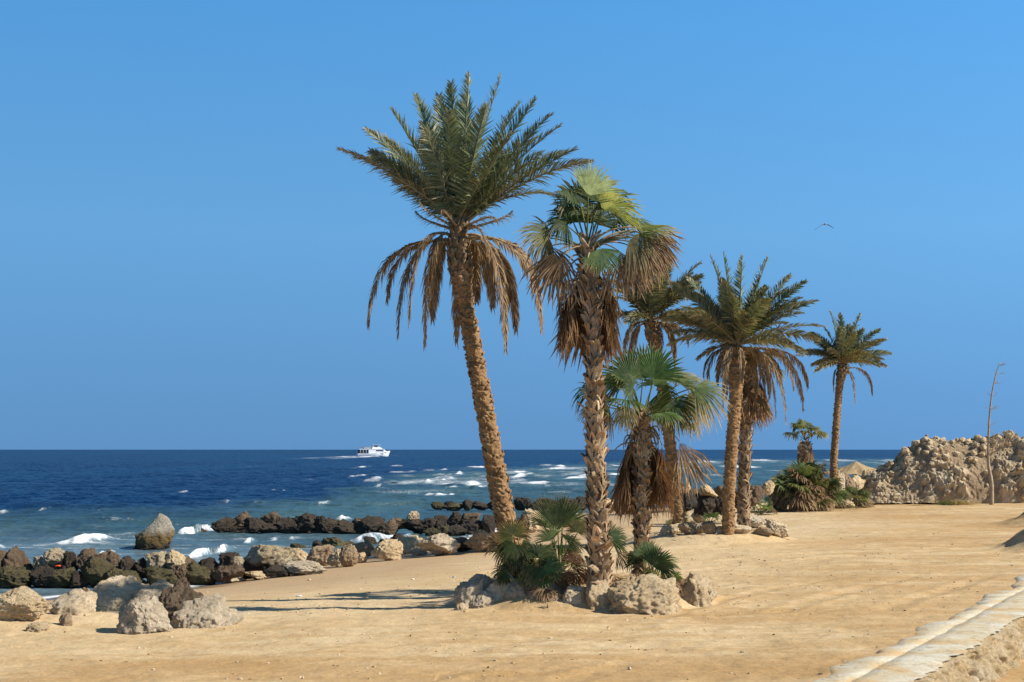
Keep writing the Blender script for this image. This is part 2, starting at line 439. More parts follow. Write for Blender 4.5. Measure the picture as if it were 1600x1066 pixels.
def frond(root, org, p0, pc, p2, r, dead=0.0, leaf=.50, pairs=70, w=.026, roll=0.0, start=.16, name='frond', vang=.55, stubby=False):
    """a feather leaf: p0 base, pc control point, p2 tip; dead 0..1"""
    n = 26
    path = bez(np.asarray(p0, float), np.asarray(pc, float), np.asarray(p2, float), n)
    if not roll: roll = r.choice([-1, 1]) * r.uniform(.25, .95)
    mb = MB()
    tt = np.linspace(0, 1, n)
    rad = (.032 * (1 - tt) ** 1.3 + .006)
    gcol = GREEN * (.9 + .3 * r.random()) * (1 - dead) + (BROWN * (.8 + .4 * r.random())) * dead
    rc = np.array([.20, .20, .09]) * (1 - dead) + np.array([.36, .26, .15]) * dead
    bc = np.array([.32, .24, .13])
    cols = np.array([bc * max(0, 1 - t / .25) + rc * min(1, t / .25) for t in tt])
    mb.tube(path, rad, 4, cols, cap=False)
    T = np.gradient(path, axis=0); T /= np.linalg.norm(T, axis=1)[:, None]
    m = pairs
    ts = start + (1 - start) * (np.arange(m) + .5) / m
    for side in (-1, 1):
        t = np.clip(ts + r.normal(0, .15 / m, m), 0, 1)
        x = t * (n - 1); i0 = np.clip(x.astype(int), 0, n - 2); fr = (x - i0)[:, None]
        p = path[i0] * (1 - fr) + path[i0 + 1] * fr
        tg = T[i0] * (1 - fr) + T[i0 + 1] * fr; tg /= np.linalg.norm(tg, axis=1)[:, None]
        S = np.cross(tg, np.array([0, 0, 1.0])); sl = np.linalg.norm(S, axis=1)
        S0 = np.cross(T[n // 2], [0, 0, 1.0])
        if np.linalg.norm(S0) < .15: S0 = np.array([1.0, 0, 0])
        S0 = unit(S0)
        S = np.where(sl[:, None] < .25, S0[None], S / np.maximum(sl, 1e-6)[:, None])
        flip = np.sign((S * S0).sum(1)); flip[flip == 0] = 1; S = S * flip[:, None]
        N = np.cross(S, tg)
        if roll:
            S, N = S * cos(roll) + N * sin(roll), N * cos(roll) - S * sin(roll)
        tn = (t - start) / (1 - start)
        ln = leaf * (.45 + .55 * np.sin(np.clip(tn * .95 + .10, 0, 1) * pi) ** .6) * (1 - .25 * tn ** 4) * r.uniform(.85, 1.12, m)
        if dead > .3: ln *= r.uniform(.6, 1.0, m)
        fw = .45 + 1.0 * tn ** 1.6 + .75 * dead
        va = vang + r.normal(0, .28, m) + .2 * ((np.arange(m) % 3) - 1)
        dirv = side * S * np.cos(va)[:, None] + N * np.sin(va)[:, None] + tg * fw[:, None]
        dirv /= np.linalg.norm(dirv, axis=1)[:, None]
        droop = (.10 + .40 * dead) * ln + .02
        g = np.array([0, 0, -1.0])
        mid = p + dirv * (ln * .5)[:, None] + g * (droop * .28)[:, None]
        tip = p + dirv * (ln * (1 - .25 * dead))[:, None] + g * (droop * .95)[:, None]
        wd = np.cross(dirv, N); wd /= np.linalg.norm(wd, axis=1)[:, None] + 1e-9
        tw = r.uniform(-.7, .7, m)
        wd = wd * np.cos(tw)[:, None] + N * np.sin(tw)[:, None]
        ww = (w * (1 - .35 * dead) * r.uniform(.8, 1.15, m))[:, None] / 2
        V = np.stack([p - wd * ww * .6, p + wd * ww * .6, mid - wd * ww, mid + wd * ww, tip - wd * ww * .12, tip + wd * ww * .12], 1)
        br = r.uniform(.7, 1.3, (m, 1))
        cb = gcol[None] * br
        yel = (r.random((m, 1)) < (.05 + .3 * dead)) * .6
        cb = cb * (1 - yel) + STRAW * yel
        tipc = cb * .8 + STRAW * .2
        tipmix = np.clip((tn[:, None] - .8) * 2, 0, .3) * (1 - dead)
        cb2 = cb * (1 - tipmix) + STRAW * tipmix
        C = np.stack([cb2, cb2, cb2, cb2, tipc, tipc], 1)
        b = np.arange(m)[:, None] * 6
        Q = np.concatenate([b + np.array([[0, 1, 3, 2]]), b + np.array([[2, 3, 5, 4]])], 0)
        mb.add(V.reshape(-1, 3), Q, None, C.reshape(-1, 3))
    return mb.build(name, M_DEAD if dead > .5 else M_FROND, root, org)

def ring_path(path, n):
    path = np.asarray(path, float)
    seg = np.linalg.norm(np.diff(path, axis=0), axis=1); s = np.concatenate([[0], np.cumsum(seg)])
    # Catmull-Rom resample
    ext = np.concatenate([[2 * path[0] - path[1]], path, [2 * path[-1] - path[-2]]])
    q = np.linspace(0, s[-1], n); k = np.clip(np.searchsorted(s, q, 'right') - 1, 0, len(seg) - 1)
    t = ((q - s[k]) / seg[k])[:, None]
    a, b, c, d = ext[k], ext[k + 1], ext[k + 2], ext[k + 3]
    return .5 * (2 * b + (c - a) * t + (2 * a - 5 * b + 4 * c - d) * t * t + (3 * b - a - 3 * c + d) * t ** 3), q, s

def date_trunk(root, org, path, rad, seed, top_len=1.2, step=.0125, nu=64, row=.105, amp=.030, stubs=70):
    Ltot = np.linalg.norm(np.diff(path, axis=0), axis=1).sum()
    n = max(40, int(Ltot / step))
    C, q, s = ring_path(path, n)
    R = np.interp(q, s, rad)
    u = np.linspace(0, 1, nu, endpoint=False)
    U, V = np.meshgrid(u, q)
    ang = U * 2 * pi
    P3 = np.stack([np.cos(ang) * 1.2, np.sin(ang) * 1.2, V * 1.0], -1).reshape(-1, 3)
    wob = fbm(P3 * 1.3 + seed, 3, seed).reshape(U.shape)
    fine = fbm(np.stack([np.cos(ang) * 4, np.sin(ang) * 4, V * 9], -1).reshape(-1, 3), 3, seed + 2).reshape(U.shape)
    v = V / row + wob * 1.5
    k = 7
    rw = np.floor(v)
    u2 = U * k + .5 * (rw % 2) + .35 * np.sin(rw * 12.9)
    fu = np.abs((u2 % 1) - .5) * 2                      # 0 middle of a scar, 1 its edge
    v2 = v + .28 * fu
    fr = v2 % 1
    upper = smooth(Ltot - top_len - .25, Ltot - top_len + .15, V)
    saw = np.where(fr < .82, (fr / .82) ** 1.6, 1 - (fr - .82) / .18)
    cellr = np.sin(np.floor(v2) * 78.2 + np.floor(u2) * 37.7) * .5 + .5
    fin2 = fbm(np.stack([np.cos(ang) * 9, np.sin(ang) * 9, V * 26], -1).reshape(-1, 3), 3, seed + 4, .6).reshape(U.shape)
    d = amp * (saw * (.35 + .9 * cellr) + .55 * fine + .45 * fin2) * (1 + .8 * upper)
    rr = R[:, None] * .84 + d
    pts = np.stack([C[:, None, 0] + np.cos(ang) * rr, C[:, None, 1] + np.sin(ang) * rr, np.repeat(C[:, 2][:, None], nu, 1)], -1)
    grey = np.array([1.0, 1.02, 1.0]); warm = np.array([1.05, .96, .84])
    c = warm * (1 - upper[..., None]) + np.array([.95, 1.05, 1.15]) * .92 * upper[..., None]
    c = c * (.85 + .3 * cellr[..., None]) * (1 + .25 * fine[..., None])
    mb = MB(); mb.grid(pts, c, True)
    r = np.random.default_rng(seed)
    # broken leaf bases, few along the trunk, many just under the crown
    for j in range(stubs):
        tq = Ltot - top_len * r.random() if j < stubs * .28 else r.uniform(.3, Ltot - top_len)
        i = int(np.clip(np.searchsorted(q, tq), 0, n - 1)); a = j * 2.3999
        o = np.array([cos(a), sin(a), 0]); tan = np.array([-sin(a), cos(a), 0])
        hi = tq > Ltot - top_len
        b = C[i] + o * (R[i] * .84 + .012)
        ln = r.uniform(.10, .20) if hi else r.uniform(.04, .085); wd = r.uniform(.035, .06) * (1 if hi else 1.25)
        e = b + o * ln * .38 + np.array([0, 0, ln])
        th = o * .016
        vv = np.array([b - tan * wd * 1.3, b + tan * wd * 1.3, e + tan * wd * .6, e - tan * wd * .6,
                       b - tan * wd * 1.3 + th, b + tan * wd * 1.3 + th, e + tan * wd * .6 + th, e - tan * wd * .6 + th])
        col = np.array([1.05, 1.0, .95]) * r.uniform(.75, 1.25)
        mb.add(vv, [(0, 1, 2, 3), (7, 6, 5, 4), (0, 4, 5, 1), (1, 5, 6, 2), (2, 6, 7, 3), (3, 7, 4, 0)], None, col)
    return mb.build('trunk', M_DTRUNK, root, org)

def fan_trunk(root, org, path, rad, seed, boot=.20, dens=.022, out=.28, skirt_from=None):
    Ltot = np.linalg.norm(np.diff(path, axis=0), axis=1).sum()
    n = max(40, int(Ltot / .03)); nu = 32
    C, q, s = ring_path(path, n); R = np.interp(q, s, rad)
    u = np.linspace(0, 1, nu, endpoint=False); U, V = np.meshgrid(u, q); ang = U * 2 * pi
    fine = fbm(np.stack([np.cos(ang) * 2, np.sin(ang) * 2, V * 5], -1).reshape(-1, 3), 4, seed).reshape(U.shape)
    rr = R[:, None] * (.78 + .10 * fine)
    pts = np.stack([C[:, None, 0] + np.cos(ang) * rr, C[:, None, 1] + np.sin(ang) * rr, np.repeat(C[:, 2][:, None], nu, 1)], -1)
    mb = MB(); mb.grid(pts, (np.ones(3) * .5)[None, None] * (1 + .5 * fine[..., None]), True)
    r = np.random.default_rng(seed)
    m = int(Ltot / dens)
    for j in range(m):
        tq = (j + r.uniform(0, .8)) * dens
        i = int(np.clip(np.searchsorted(q, tq), 0, n - 1)); a = j * 2.39996 + r.normal(0, .15)
        top = 1
        hgt = boot * r.uniform(.75, 1.35) * top; wd = R[i] * r.uniform(.75, 1.05)
        lean = out * r.uniform(.3, 1.5) * (1.9 if r.random() < .12 else 1) * top
        skew = r.normal(0, .42)
        nr = 7
        tt = np.linspace(0, 1, nr)
        b = r.uniform(.65, 1.3)
        if r.random() < .14: b *= 1.45
        for arm in (-1, 1):
            rows = []
            tw = r.normal(0, .03)
            for t in tt:
                ctr = arm * wd * .62 * (1 - t) ** .8; half = wd * (.30 - .10 * t)
                dist = R[i] * .80 + .008 + lean * hgt * t ** 2.2 + .012 * (arm > 0)
                cc = []
                for e in (-1, 0, 1):
                    aa = a + (ctr + e * half) / R[i] + skew * t
                    dd = dist + .014 * (1 - abs(e)) + tw * e * t
                    zz = tq - .02 + hgt * t
                    k2 = int(np.clip(np.searchsorted(q, zz), 0, n - 1))
                    cc.append([C[k2][0] + cos(aa) * dd, C[k2][1] + sin(aa) * dd, np.interp(zz, q, C[:, 2]) + max(0, zz - q[-1])])
                rows.append(cc)
            rows = np.array(rows)
            rows[-1, 1] += np.array([0, 0, hgt * r.uniform(-.12, .2)]); rows[-1, 0] += np.array([0, 0, hgt * r.uniform(-.15, .1)])
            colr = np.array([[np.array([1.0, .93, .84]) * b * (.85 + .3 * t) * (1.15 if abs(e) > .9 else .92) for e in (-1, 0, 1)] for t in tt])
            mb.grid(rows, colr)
    return mb.build('trunk', M_FTRUNK, root, org)

def fan_blade(mb, hub, tip, N, r, spread=118, nseg=34, dead=0.0, droop=.25, fold=.0, col=None, edge=.35, tipc=None, hang=0.0):
    """pleated fan; hub = end of the stalk, tip = end of the middle finger, N = upper face"""
    hub = np.asarray(hub, float); A = np.asarray(tip, float) - hub; R = np.linalg.norm(A); A = A / R
    N = np.asarray(N, float); N = unit(N - A * (N @ A)); S = np.cross(A, N)
    if col is None: col = GREEN2
    col = np.asarray(col, float); tipc = STRAW if tipc is None else np.asarray(tipc, float)
    th = np.radians(np.linspace(-spread, spread, nseg + 1)); 
    mid = (th[:-1] + th[1:]) / 2; dth = (th[1] - th[0])
    rs = np.array([.04, .28, .52, .76, 1.0])
    wf = np.array([1, 1, 1.0, .72, .06])
    m = nseg
    lenk = (1 - .30 * (np.abs(mid) / math.radians(130)) ** 2) * r.uniform(.9, 1.08, m)
    D = np.cos(mid)[:, None] * A + np.sin(mid)[:, None] * S          # (m,3)
    W = -np.sin(mid)[:, None] * A + np.cos(mid)[:, None] * S
    cup = fold * (np.abs(np.sin(mid)))
    V = np.zeros((m, 5, 3, 3)); Cc = np.zeros((m, 5, 3, 3))
    bend = droop * r.uniform(.6, 1.6, m) + hang * r.random(m)
    for k, q in enumerate(rs):
        rad = R * q * lenk
        base = hub + D * rad[:, None] + N * (cup * rad * .8)[:, None]
        sagk = bend * max(0, q - .35) ** 1.7 * 1.9
        base = base + np.array([0, 0, -1.0]) * (sagk * R)[:, None] - D * (sagk * R * .35)[:, None]
        if dead > .5: base = base + r.normal(0, .028, (m, 3)) * R * q + N * (.05 * R * q * np.sin(np.arange(m) * 1.9 + k))[:, None]
        hw = (R * q * np.minimum(lenk, 1) * math.sin(dth / 2) * wf[k])[:, None]
        if q > .7: hw = np.minimum(hw, R * .66 * math.sin(dth / 2) * wf[k] * 1.2)
        pl = N * (hw * .75)
        V[:, k, 0] = base - W * hw + pl * .5; V[:, k, 1] = base - pl * .5; V[:, k, 2] = base + W * hw + pl * .5
        e = np.clip((q - (1 - edge)) / max(edge, 1e-3), 0, 1)
        e = np.clip(e + r.normal(0, .12, m), 0, 1)[:, None]
        cb = (col * (r.uniform(.8, 1.2, (m, 1)) if dead < .5 else r.uniform(.5, 1.6, (m, 1)))) * (1 - e) + tipc * r.uniform(.7, 1.2, (m, 1)) * e
        Cc[:, k, 0] = cb * 1.05; Cc[:, k, 1] = cb * .85; Cc[:, k, 2] = cb * 1.05
    i = np.arange(m)[:, None, None] * 15; kk = np.arange(4)[None, :, None] * 3; jj = np.arange(2)[None, None, :]
    a = i + kk + jj
    Q = np.stack([a, a + 1, a + 4, a + 3], -1).reshape(-1, 4)
    mb.add(V.reshape(-1, 3), Q, None, Cc.reshape(-1, 3))
    return A

def fan_leaf(root, org, base, hub, tip, N, r, dead=0.0, name='leaf', stalk=True, bow=.12, **kw):
    """blade (the part) with its stalk (a sub-part)"""
    mb = MB()
    if dead > .5:
        kw.setdefault('col', BROWN * r.uniform(.7, 1.15)); kw.setdefault('tipc', BROWN * 1.5); kw.setdefault('edge', .6)
    fan_blade(mb, hub, tip, N, r, dead=dead, **kw)
    o = mb.build(name, M_DEAD if dead > .5 else M_FAN, root, org)
    if stalk:
        base = np.asarray(base, float); hub = np.asarray(hub, float)
        L = np.linalg.norm(hub - base)
        c = (base + hub) / 2 + np.array([0, 0, bow * L])
        pth = bez(base, c, hub, 9)
        sm = MB()
        cs = np.array([.17, .19, .055]) if dead < .5 else np.array([.34, .24, .13])
        cb = np.array([.34, .25, .13])
        sm.tube(pth, np.linspace(.022, .011, 9), 5, np.array([cb * (1 - min(1, t * 3)) + cs * min(1, t * 3) for t in np.linspace(0, 1, 9)]))
        so = sm.build('stalk', M_FAN if dead < .5 else M_DEAD, o, org)
    return o

def skirt_leaf(root, org, base, az, L, R, r, out=.35, name='dead_leaf', droop=.5, col=None, hubz=None):
    """a dead fan hanging down along the trunk"""
    o = np.array([cos(az), sin(az), 0])
    hub = base + o * L * out + np.array([0, 0, -L * .55])
    tip = hub + unit(o * .22 + np.array([r.normal(0, .1), r.normal(0, .1), -1])) * R
    kw = {} if col is None else {'col': col}
    return fan_leaf(root, org, base, hub, tip, o + np.array([0, 0, .1]), r, dead=1, name=name, bow=.5, spread=r.uniform(24, 50), nseg=22, droop=.05, fold=r.uniform(-.7, .1), hang=.25, **kw)

def V2(px, py, d):
    return P(px, py, d)

# ================================================================== 1 leaning date palm
def palm_root(name, px, py, d, label, cat='palm tree', group=None, sink=.25):
    b = P(px, py, d); zz = tz(b[0], b[1])
    org = np.array([b[0], b[1], zz])
    return empty(name, org, label, cat, group), org

GP = 'palm trees along the sandy shore'
D1 = 30.4
root, org = palm_root('date_palm', 807, 888, D1, 'tallest leaning date palm with a ring of dead brown fronds under its green crown', group=GP)
k1 = D1 / FPX
tp = [org + np.array([.05, 0, -.3])] + [P(x, y, D1 - .1) for x, y in ((800, 850), (787, 800), (763, 670), (741, 555), (727, 475), (720, 430), (716, 385), (718, 352))]
date_trunk(root, org, np.array(tp), [v * k1 for v in (22, 19, 17, 15.5, 14.3, 13.5, 18.5, 16.5, 11)], 11, top_len=1.05, row=.115, amp=.036, stubs=420)
r = np.random.default_rng(21)
def dfr(root, org, d, bx, by, tx, ty, off, lift, r, dead=0.0, **kw):
    """frond from the crown at (bx,by) to the tip at (tx,ty), off metres behind (+) or before (-) the crown"""
    p0 = P(bx, by, d) + np.array([0, np.sign(off) * .08, 0]); p2 = P(tx, ty, d + off)
    L = np.linalg.norm(p2 - p0)
    pc = (p0 + p2) / 2 + np.array([0, 0, lift * L])
    if dead > .5:
        h = p2 - p0; h[2] = 0
        pc = p0 + h * .95 + np.array([0, 0, lift * L])
    return frond(root, org, p0, pc, p2, r, dead=dead, name='dead_frond' if dead > .5 else 'frond', **kw)
for tx, ty, off, lift, dd in (
        (530, 232, -.4, .10, .42), (573, 203, .3, .09, .12), (580, 245, .9, .10, .15), (612, 172, -.6, .07, .05), (648, 150, .5, .05, .02), (686, 150, 1.0, .03, 0),
        (733, 117, -1.1, .02, 0), (782, 120, .6, .03, .05), (812, 160, 1.3, .05, .05), (836, 156, -.7, .07, .05), (876, 196, -.2, .10, .12), (880, 238, .8, .12, .2),
        (922, 252, -.3, .16, .3), (872, 305, .6, .22, .35), (640, 215, 1.4, .08, .05), (840, 215, 1.5, .1, .1), (700, 175, -1.6, .05, .02), (760, 165, -1.7, .04, .02),
        (665, 205, -1.7, .07, .1), (800, 210, -1.8, .08, .1), (620, 280, 1.3, .14, .3), (600, 215, -1.2, .10, .1), (730, 150, 1.5, .03, 0), (705, 130, .3, .03, 0), (860, 180, .8, .09, .1)):
    dfr(root, org, D1, 720 + r.uniform(-10, 10), 352 + r.uniform(-4, 8), tx, ty, off, lift, r, dd, pairs=118, leaf=.52, w=.031, start=.10 if dd < .3 else .2)
for j in range(7):
    a = j * 2.39996; e = radians(r.uniform(25, 80)); dv = np.array([cos(a) * cos(e), sin(a) * cos(e), sin(e)]); c0 = P(720, 352, D1); L = r.uniform(2.4, 3.0)
    frond(root, org, c0, c0 + dv * L * .5 + np.array([0, 0, .08 * L]), c0 + dv * L, r, dead=r.uniform(0, .15), pairs=110, leaf=.5, w=.031, start=.12)
for tx, ty, off, lift in ((576, 510, -.2, .10), (622, 525, .4, .12), (606, 470, 1.0, .12), (664, 540, -.8, .12), (676, 500, .5, .10), (713, 534, .6, .06), (790, 545, -.5, .10),
                          (806, 515, .5, .10), (846, 515, .1, .10), (770, 480, 1.0, .10), (836, 445, .9, .16), (640, 505, -1.0, .12), (745, 470, 1.1, .1)):
    dfr(root, org, D1, 716 + np.sign(tx - 716) * 10, 372 + r.uniform(-8, 8), tx, ty, off, lift, r, 1.0, pairs=110, leaf=.46, w=.042, start=.2, vang=.25)
for tx, ty, off in ((655, 312, -.8), (775, 345, -.9), (690, 330, -1.2), (760, 400, -.6), (800, 330, .4), (650, 330, .4)):   # short tangled remains at the crown's foot
    dfr(root, org, D1, 718, 360, tx, ty, off, .25, r, .9, pairs=44, leaf=.32, w=.022, start=.1, vang=.3)

# ================================================================== 2 tall fan palm
D2 = 27.2
root, org = palm_root('fan_palm', 937, 905, D2, 'tall fan palm with shaggy criss-cross trunk and brown skirt between the two nearest palms', group=GP)
k2 = D2 / FPX
tp = [org + np.array([0, 0, -.3])] + [P(x, y, D2) for x, y in ((936, 880), (934, 800), (931, 700), (928, 600), (926, 500), (922, 440), (918, 400), (917, 378))]
fan_trunk(root, org, np.array(tp), [v * k2 for v in (20, 18, 14.5, 13.5, 12, 12, 14, 12, 7)], 5, boot=.21, dens=.017)
r = np.random.default_rng(33)
d = D2
YG_BACKLIT = np.array([.46, .46, .10]); PG_BACKLIT = np.array([.42, .47, .20]); DG = np.array([.045, .075, .028]); MG = np.array([.10, .15, .045])  # first two greens lightened: sun glowing through the leaf is put into the colour
B2 = P(918, 392, d)
def fl(hx, hy, ho, tx, ty, to, n=(0, -1, .3), **kw):
    return fan_leaf(root, org, B2 + np.array([r.uniform(-.08, .08), r.uniform(-.08, .08), r.uniform(-.05, .1)]), P(hx, hy, d + ho), P(tx, ty, d + to), n, r, **kw)
fl(919, 306, -.25, 936, 246, -.1, (.5, -1, .3), col=PG_BACKLIT, spread=60, edge=.22, droop=.12, fold=.25, bow=0)
fl(941, 328, -.1, 1000, 287, .1, (.3, -1, .7), col=YG_BACKLIT, spread=66, edge=.2, droop=.35, fold=.2, bow=0)
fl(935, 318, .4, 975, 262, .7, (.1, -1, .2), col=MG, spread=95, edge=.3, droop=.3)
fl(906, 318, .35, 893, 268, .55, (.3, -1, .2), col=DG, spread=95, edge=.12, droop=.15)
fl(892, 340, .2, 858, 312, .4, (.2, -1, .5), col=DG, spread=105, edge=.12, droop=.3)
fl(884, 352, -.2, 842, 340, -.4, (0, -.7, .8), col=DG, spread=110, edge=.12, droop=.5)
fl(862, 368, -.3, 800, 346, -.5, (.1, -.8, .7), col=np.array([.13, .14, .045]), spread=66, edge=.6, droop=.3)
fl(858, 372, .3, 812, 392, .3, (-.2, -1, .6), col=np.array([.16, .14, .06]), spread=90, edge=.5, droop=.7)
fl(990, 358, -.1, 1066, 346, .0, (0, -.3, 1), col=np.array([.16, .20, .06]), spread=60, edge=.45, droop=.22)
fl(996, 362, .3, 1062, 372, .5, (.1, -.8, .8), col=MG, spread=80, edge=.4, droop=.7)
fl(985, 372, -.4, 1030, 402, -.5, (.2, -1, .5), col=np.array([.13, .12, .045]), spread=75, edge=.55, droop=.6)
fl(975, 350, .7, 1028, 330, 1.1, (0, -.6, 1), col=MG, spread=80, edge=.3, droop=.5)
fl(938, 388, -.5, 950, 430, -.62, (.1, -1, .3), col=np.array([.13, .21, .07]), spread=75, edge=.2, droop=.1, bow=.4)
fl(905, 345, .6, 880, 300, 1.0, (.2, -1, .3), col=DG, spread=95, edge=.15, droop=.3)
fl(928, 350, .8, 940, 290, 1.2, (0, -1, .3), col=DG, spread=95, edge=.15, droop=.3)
for hx, hy, ho, tx, ty, to, sp in ((868, 395, -.2, 842, 462, -.1, 45), (860, 385, .2, 872, 440, .3, 55), (875, 400, .5, 850, 430, .6, 60), (1000, 375, .2, 1032, 425, .3, 45), (990, 380, -.4, 1004, 440, -.5, 45), (1012, 368, .4, 1050, 410, .5, 50), (985, 385, .1, 1012, 452, .1, 48), (1005, 372, -.2, 1050, 430, -.2, 46), (970, 395, -.4, 985, 462, -.5, 50), (880, 400, -.4, 868, 470, -.5, 48), (1018, 362, .1, 1066, 395, .1, 42)):
    fl(hx, hy, ho, tx, ty, to, (0, -1, .3), dead=1, name='dead_leaf', spread=sp, nseg=22, droop=.25, bow=.3)
for j in range(2):
    a = j * 2.39996 + .4; e = radians(r.uniform(0, 75)); dv = np.array([cos(a) * cos(e), sin(a) * cos(e), sin(e)])
    hb = B2 + dv * r.uniform(.75, 1.0); tq = hb + unit(dv + np.array([0, 0, -.4])) * r.uniform(.5, .7)
    fan_leaf(root, org, B2, hb, tq, np.array([-cos(a) * .4, -sin(a) * .4 - .3, 1]), r, col=DG * r.uniform(.9, 2), spread=100, edge=r.uniform(.15, .5), droop=.4)
for j in range(58):
    az = j * 2.39996
    if sin(az) < -.25: continue
    z = P(920, 405 + (j % 6) * 12, d)
    skirt_leaf(root, org, z + np.array([cos(az) * .15, sin(az) * .15, 0]), az, r.uniform(.5, .7), r.uniform(.7, 1.12), r, out=r.uniform(.25, .55), col=np.array([.20, .115, .055]) * r.uniform(.6, 1.5))

def stalk_stubs(root, org, px, y0, y1, d, n, r, rad):
    for j in range(n):
        a = j * 2.39996 + 1; o = np.array([cos(a), sin(a), 0]); b = P(px, r.uniform(y0, y1), d) + o * rad
        L = r.uniform(.25, .6); m_ = MB()
        pth = bez(b, b + o * L * .5 + np.array([0, 0, L * r.uniform(.1, .5)]), b + o * L * r.uniform(.5, .9) + np.array([r.normal(0, .08), 0, -L * r.uniform(.0, .8)]), 8)
        m_.tube(pth, np.linspace(.020, .010, 8), 4, np.array([.42, .33, .21]) * r.uniform(.5, 1.25)); m_.build('stalk_remnant', M_DEAD, root, org)
stalk_stubs(root, org, 921, 395, 480, d, 34, r, .17)
# ================================================================== 3 short fan palm
D3 = 31.0
root, org = palm_root('fan_palm', 1003, 893, D3, 'short fan palm with a full bright green crown and long brown skirt', group=GP)
k3 = D3 / FPX; d = D3
tp = [org + np.array([0, 0, -.3])] + [P(x, y, D3) for x, y in ((1003, 880), (1002, 800), (1004, 740), (1003, 700), (1003, 665), (1003, 645))]
fan_trunk(root, org, np.array(tp), [v * k3 for v in (13, 12, 11, 11.5, 15, 12, 6)], 8, boot=.17, dens=.016)
r = np.random.default_rng(35)
B2 = P(1003, 655, d)
fl(985, 595, -.3, 965, 535, -.2, (.2, -1, .2), col=np.array([.07, .125, .04]), spread=95, edge=.15, droop=.15, bow=0)
fl(1005, 590, .1, 1002, 530, .3, (0, -1, .2), col=np.array([.075, .13, .04]), spread=90, edge=.15, droop=.1, bow=0)
fl(1020, 592, -.25, 1036, 532, -.1, (-.2, -1, .2), col=np.array([.10, .19, .055]), spread=85, edge=.2, droop=.12, fold=.2, bow=0)
fl(972, 602, .4, 950, 565, .6, (.2, -1, .3), col=np.array([.05, .09, .03]), spread=100, edge=.15, droop=.3)
fl(990, 607, -.6, 968, 590, -.9, (.1, -1, .5), col=np.array([.05, .09, .03]), spread=100, edge=.15, droop=.3)
fl(928, 612, .2, 890, 588, .4, (.1, -.8, .5), col=np.array([.055, .085, .03]), spread=80, edge=.25, droop=.5)
fl(950, 632, -.2, 905, 655, -.3, (-.2, -1, .6), col=np.array([.14, .13, .05]), spread=75, edge=.55, droop=.5)
fl(975, 635, -.5, 975, 665, -.7, (0, -1, .5), col=np.array([.16, .14, .055]), spread=80, edge=.55, droop=.5)
fl(1062, 600, -.1, 1112, 582, .1, (0, -.6, 1), col=np.array([.10, .15, .05]), spread=75, edge=.62, tipc=(.46, .34, .18), droop=.4)
fl(1085, 606, -.5, 1150, 628, -.7, (.1, -.8, .7), col=np.array([.10, .16, .055]), spread=70, edge=.62, tipc=(.46, .34, .18), droop=.35)
fl(1050, 595, .5, 1092, 566, .9, (0, -.7, .9), col=np.array([.10, .15, .05]), spread=80, edge=.62, tipc=(.46, .34, .18), droop=.5)
fl(1072, 618, .2, 1120, 652, .1, (.1, -.8, .6), col=np.array([.15, .14, .05]), spread=75, edge=.62, tipc=(.46, .34, .18), droop=.5)
fl(1050, 625, -.4, 1082, 668, -.5, (.1, -1, .4), col=np.array([.07, .11, .04]), spread=85, edge=.3, droop=.3)
fl(1030, 615, .5, 1060, 650, .6, (0, -1, .5), col=np.array([.06, .10, .03]), spread=90, edge=.3, droop=.4)
fl(1062, 690, -.5, 1098, 765, -.6, (.2, -1, .3), dead=1, name='dead_leaf', spread=36, nseg=22, droop=.10, bow=.25, col=np.array([.33, .21, .09]))
for j in range(10):
    a = j * 2.39996 + .9; e = radians(r.uniform(0, 75)); dv = np.array([cos(a) * cos(e), sin(a) * cos(e), sin(e)])
    hb = B2 + dv * r.uniform(.7, .95); tq = hb + unit(dv + np.array([0, 0, -.35])) * r.uniform(.5, .75)
    fan_leaf(root, org, B2, hb, tq, np.array([-cos(a) * .4, -sin(a) * .4 - .3, 1]), r, col=np.array([.06, .105, .035]) * r.uniform(.8, 1.6), spread=100, edge=r.uniform(.15, .45), droop=.35)
for j in range(66):
    az = j * 2.39996
    if sin(az) < -.2: continue
    z = P(1003, 668 + (j % 5) * 9, d)
    skirt_leaf(root, org, z + np.array([cos(az) * .18, sin(az) * .18, 0]), az, r.uniform(.5, .75), r.uniform(.7, 1.3), r, out=r.uniform(.15, .42), col=np.array([.21, .12, .058]) * r.uniform(.6, 1.5))

stalk_stubs(root, org, 1003, 665, 712, d, 30, r, .16)
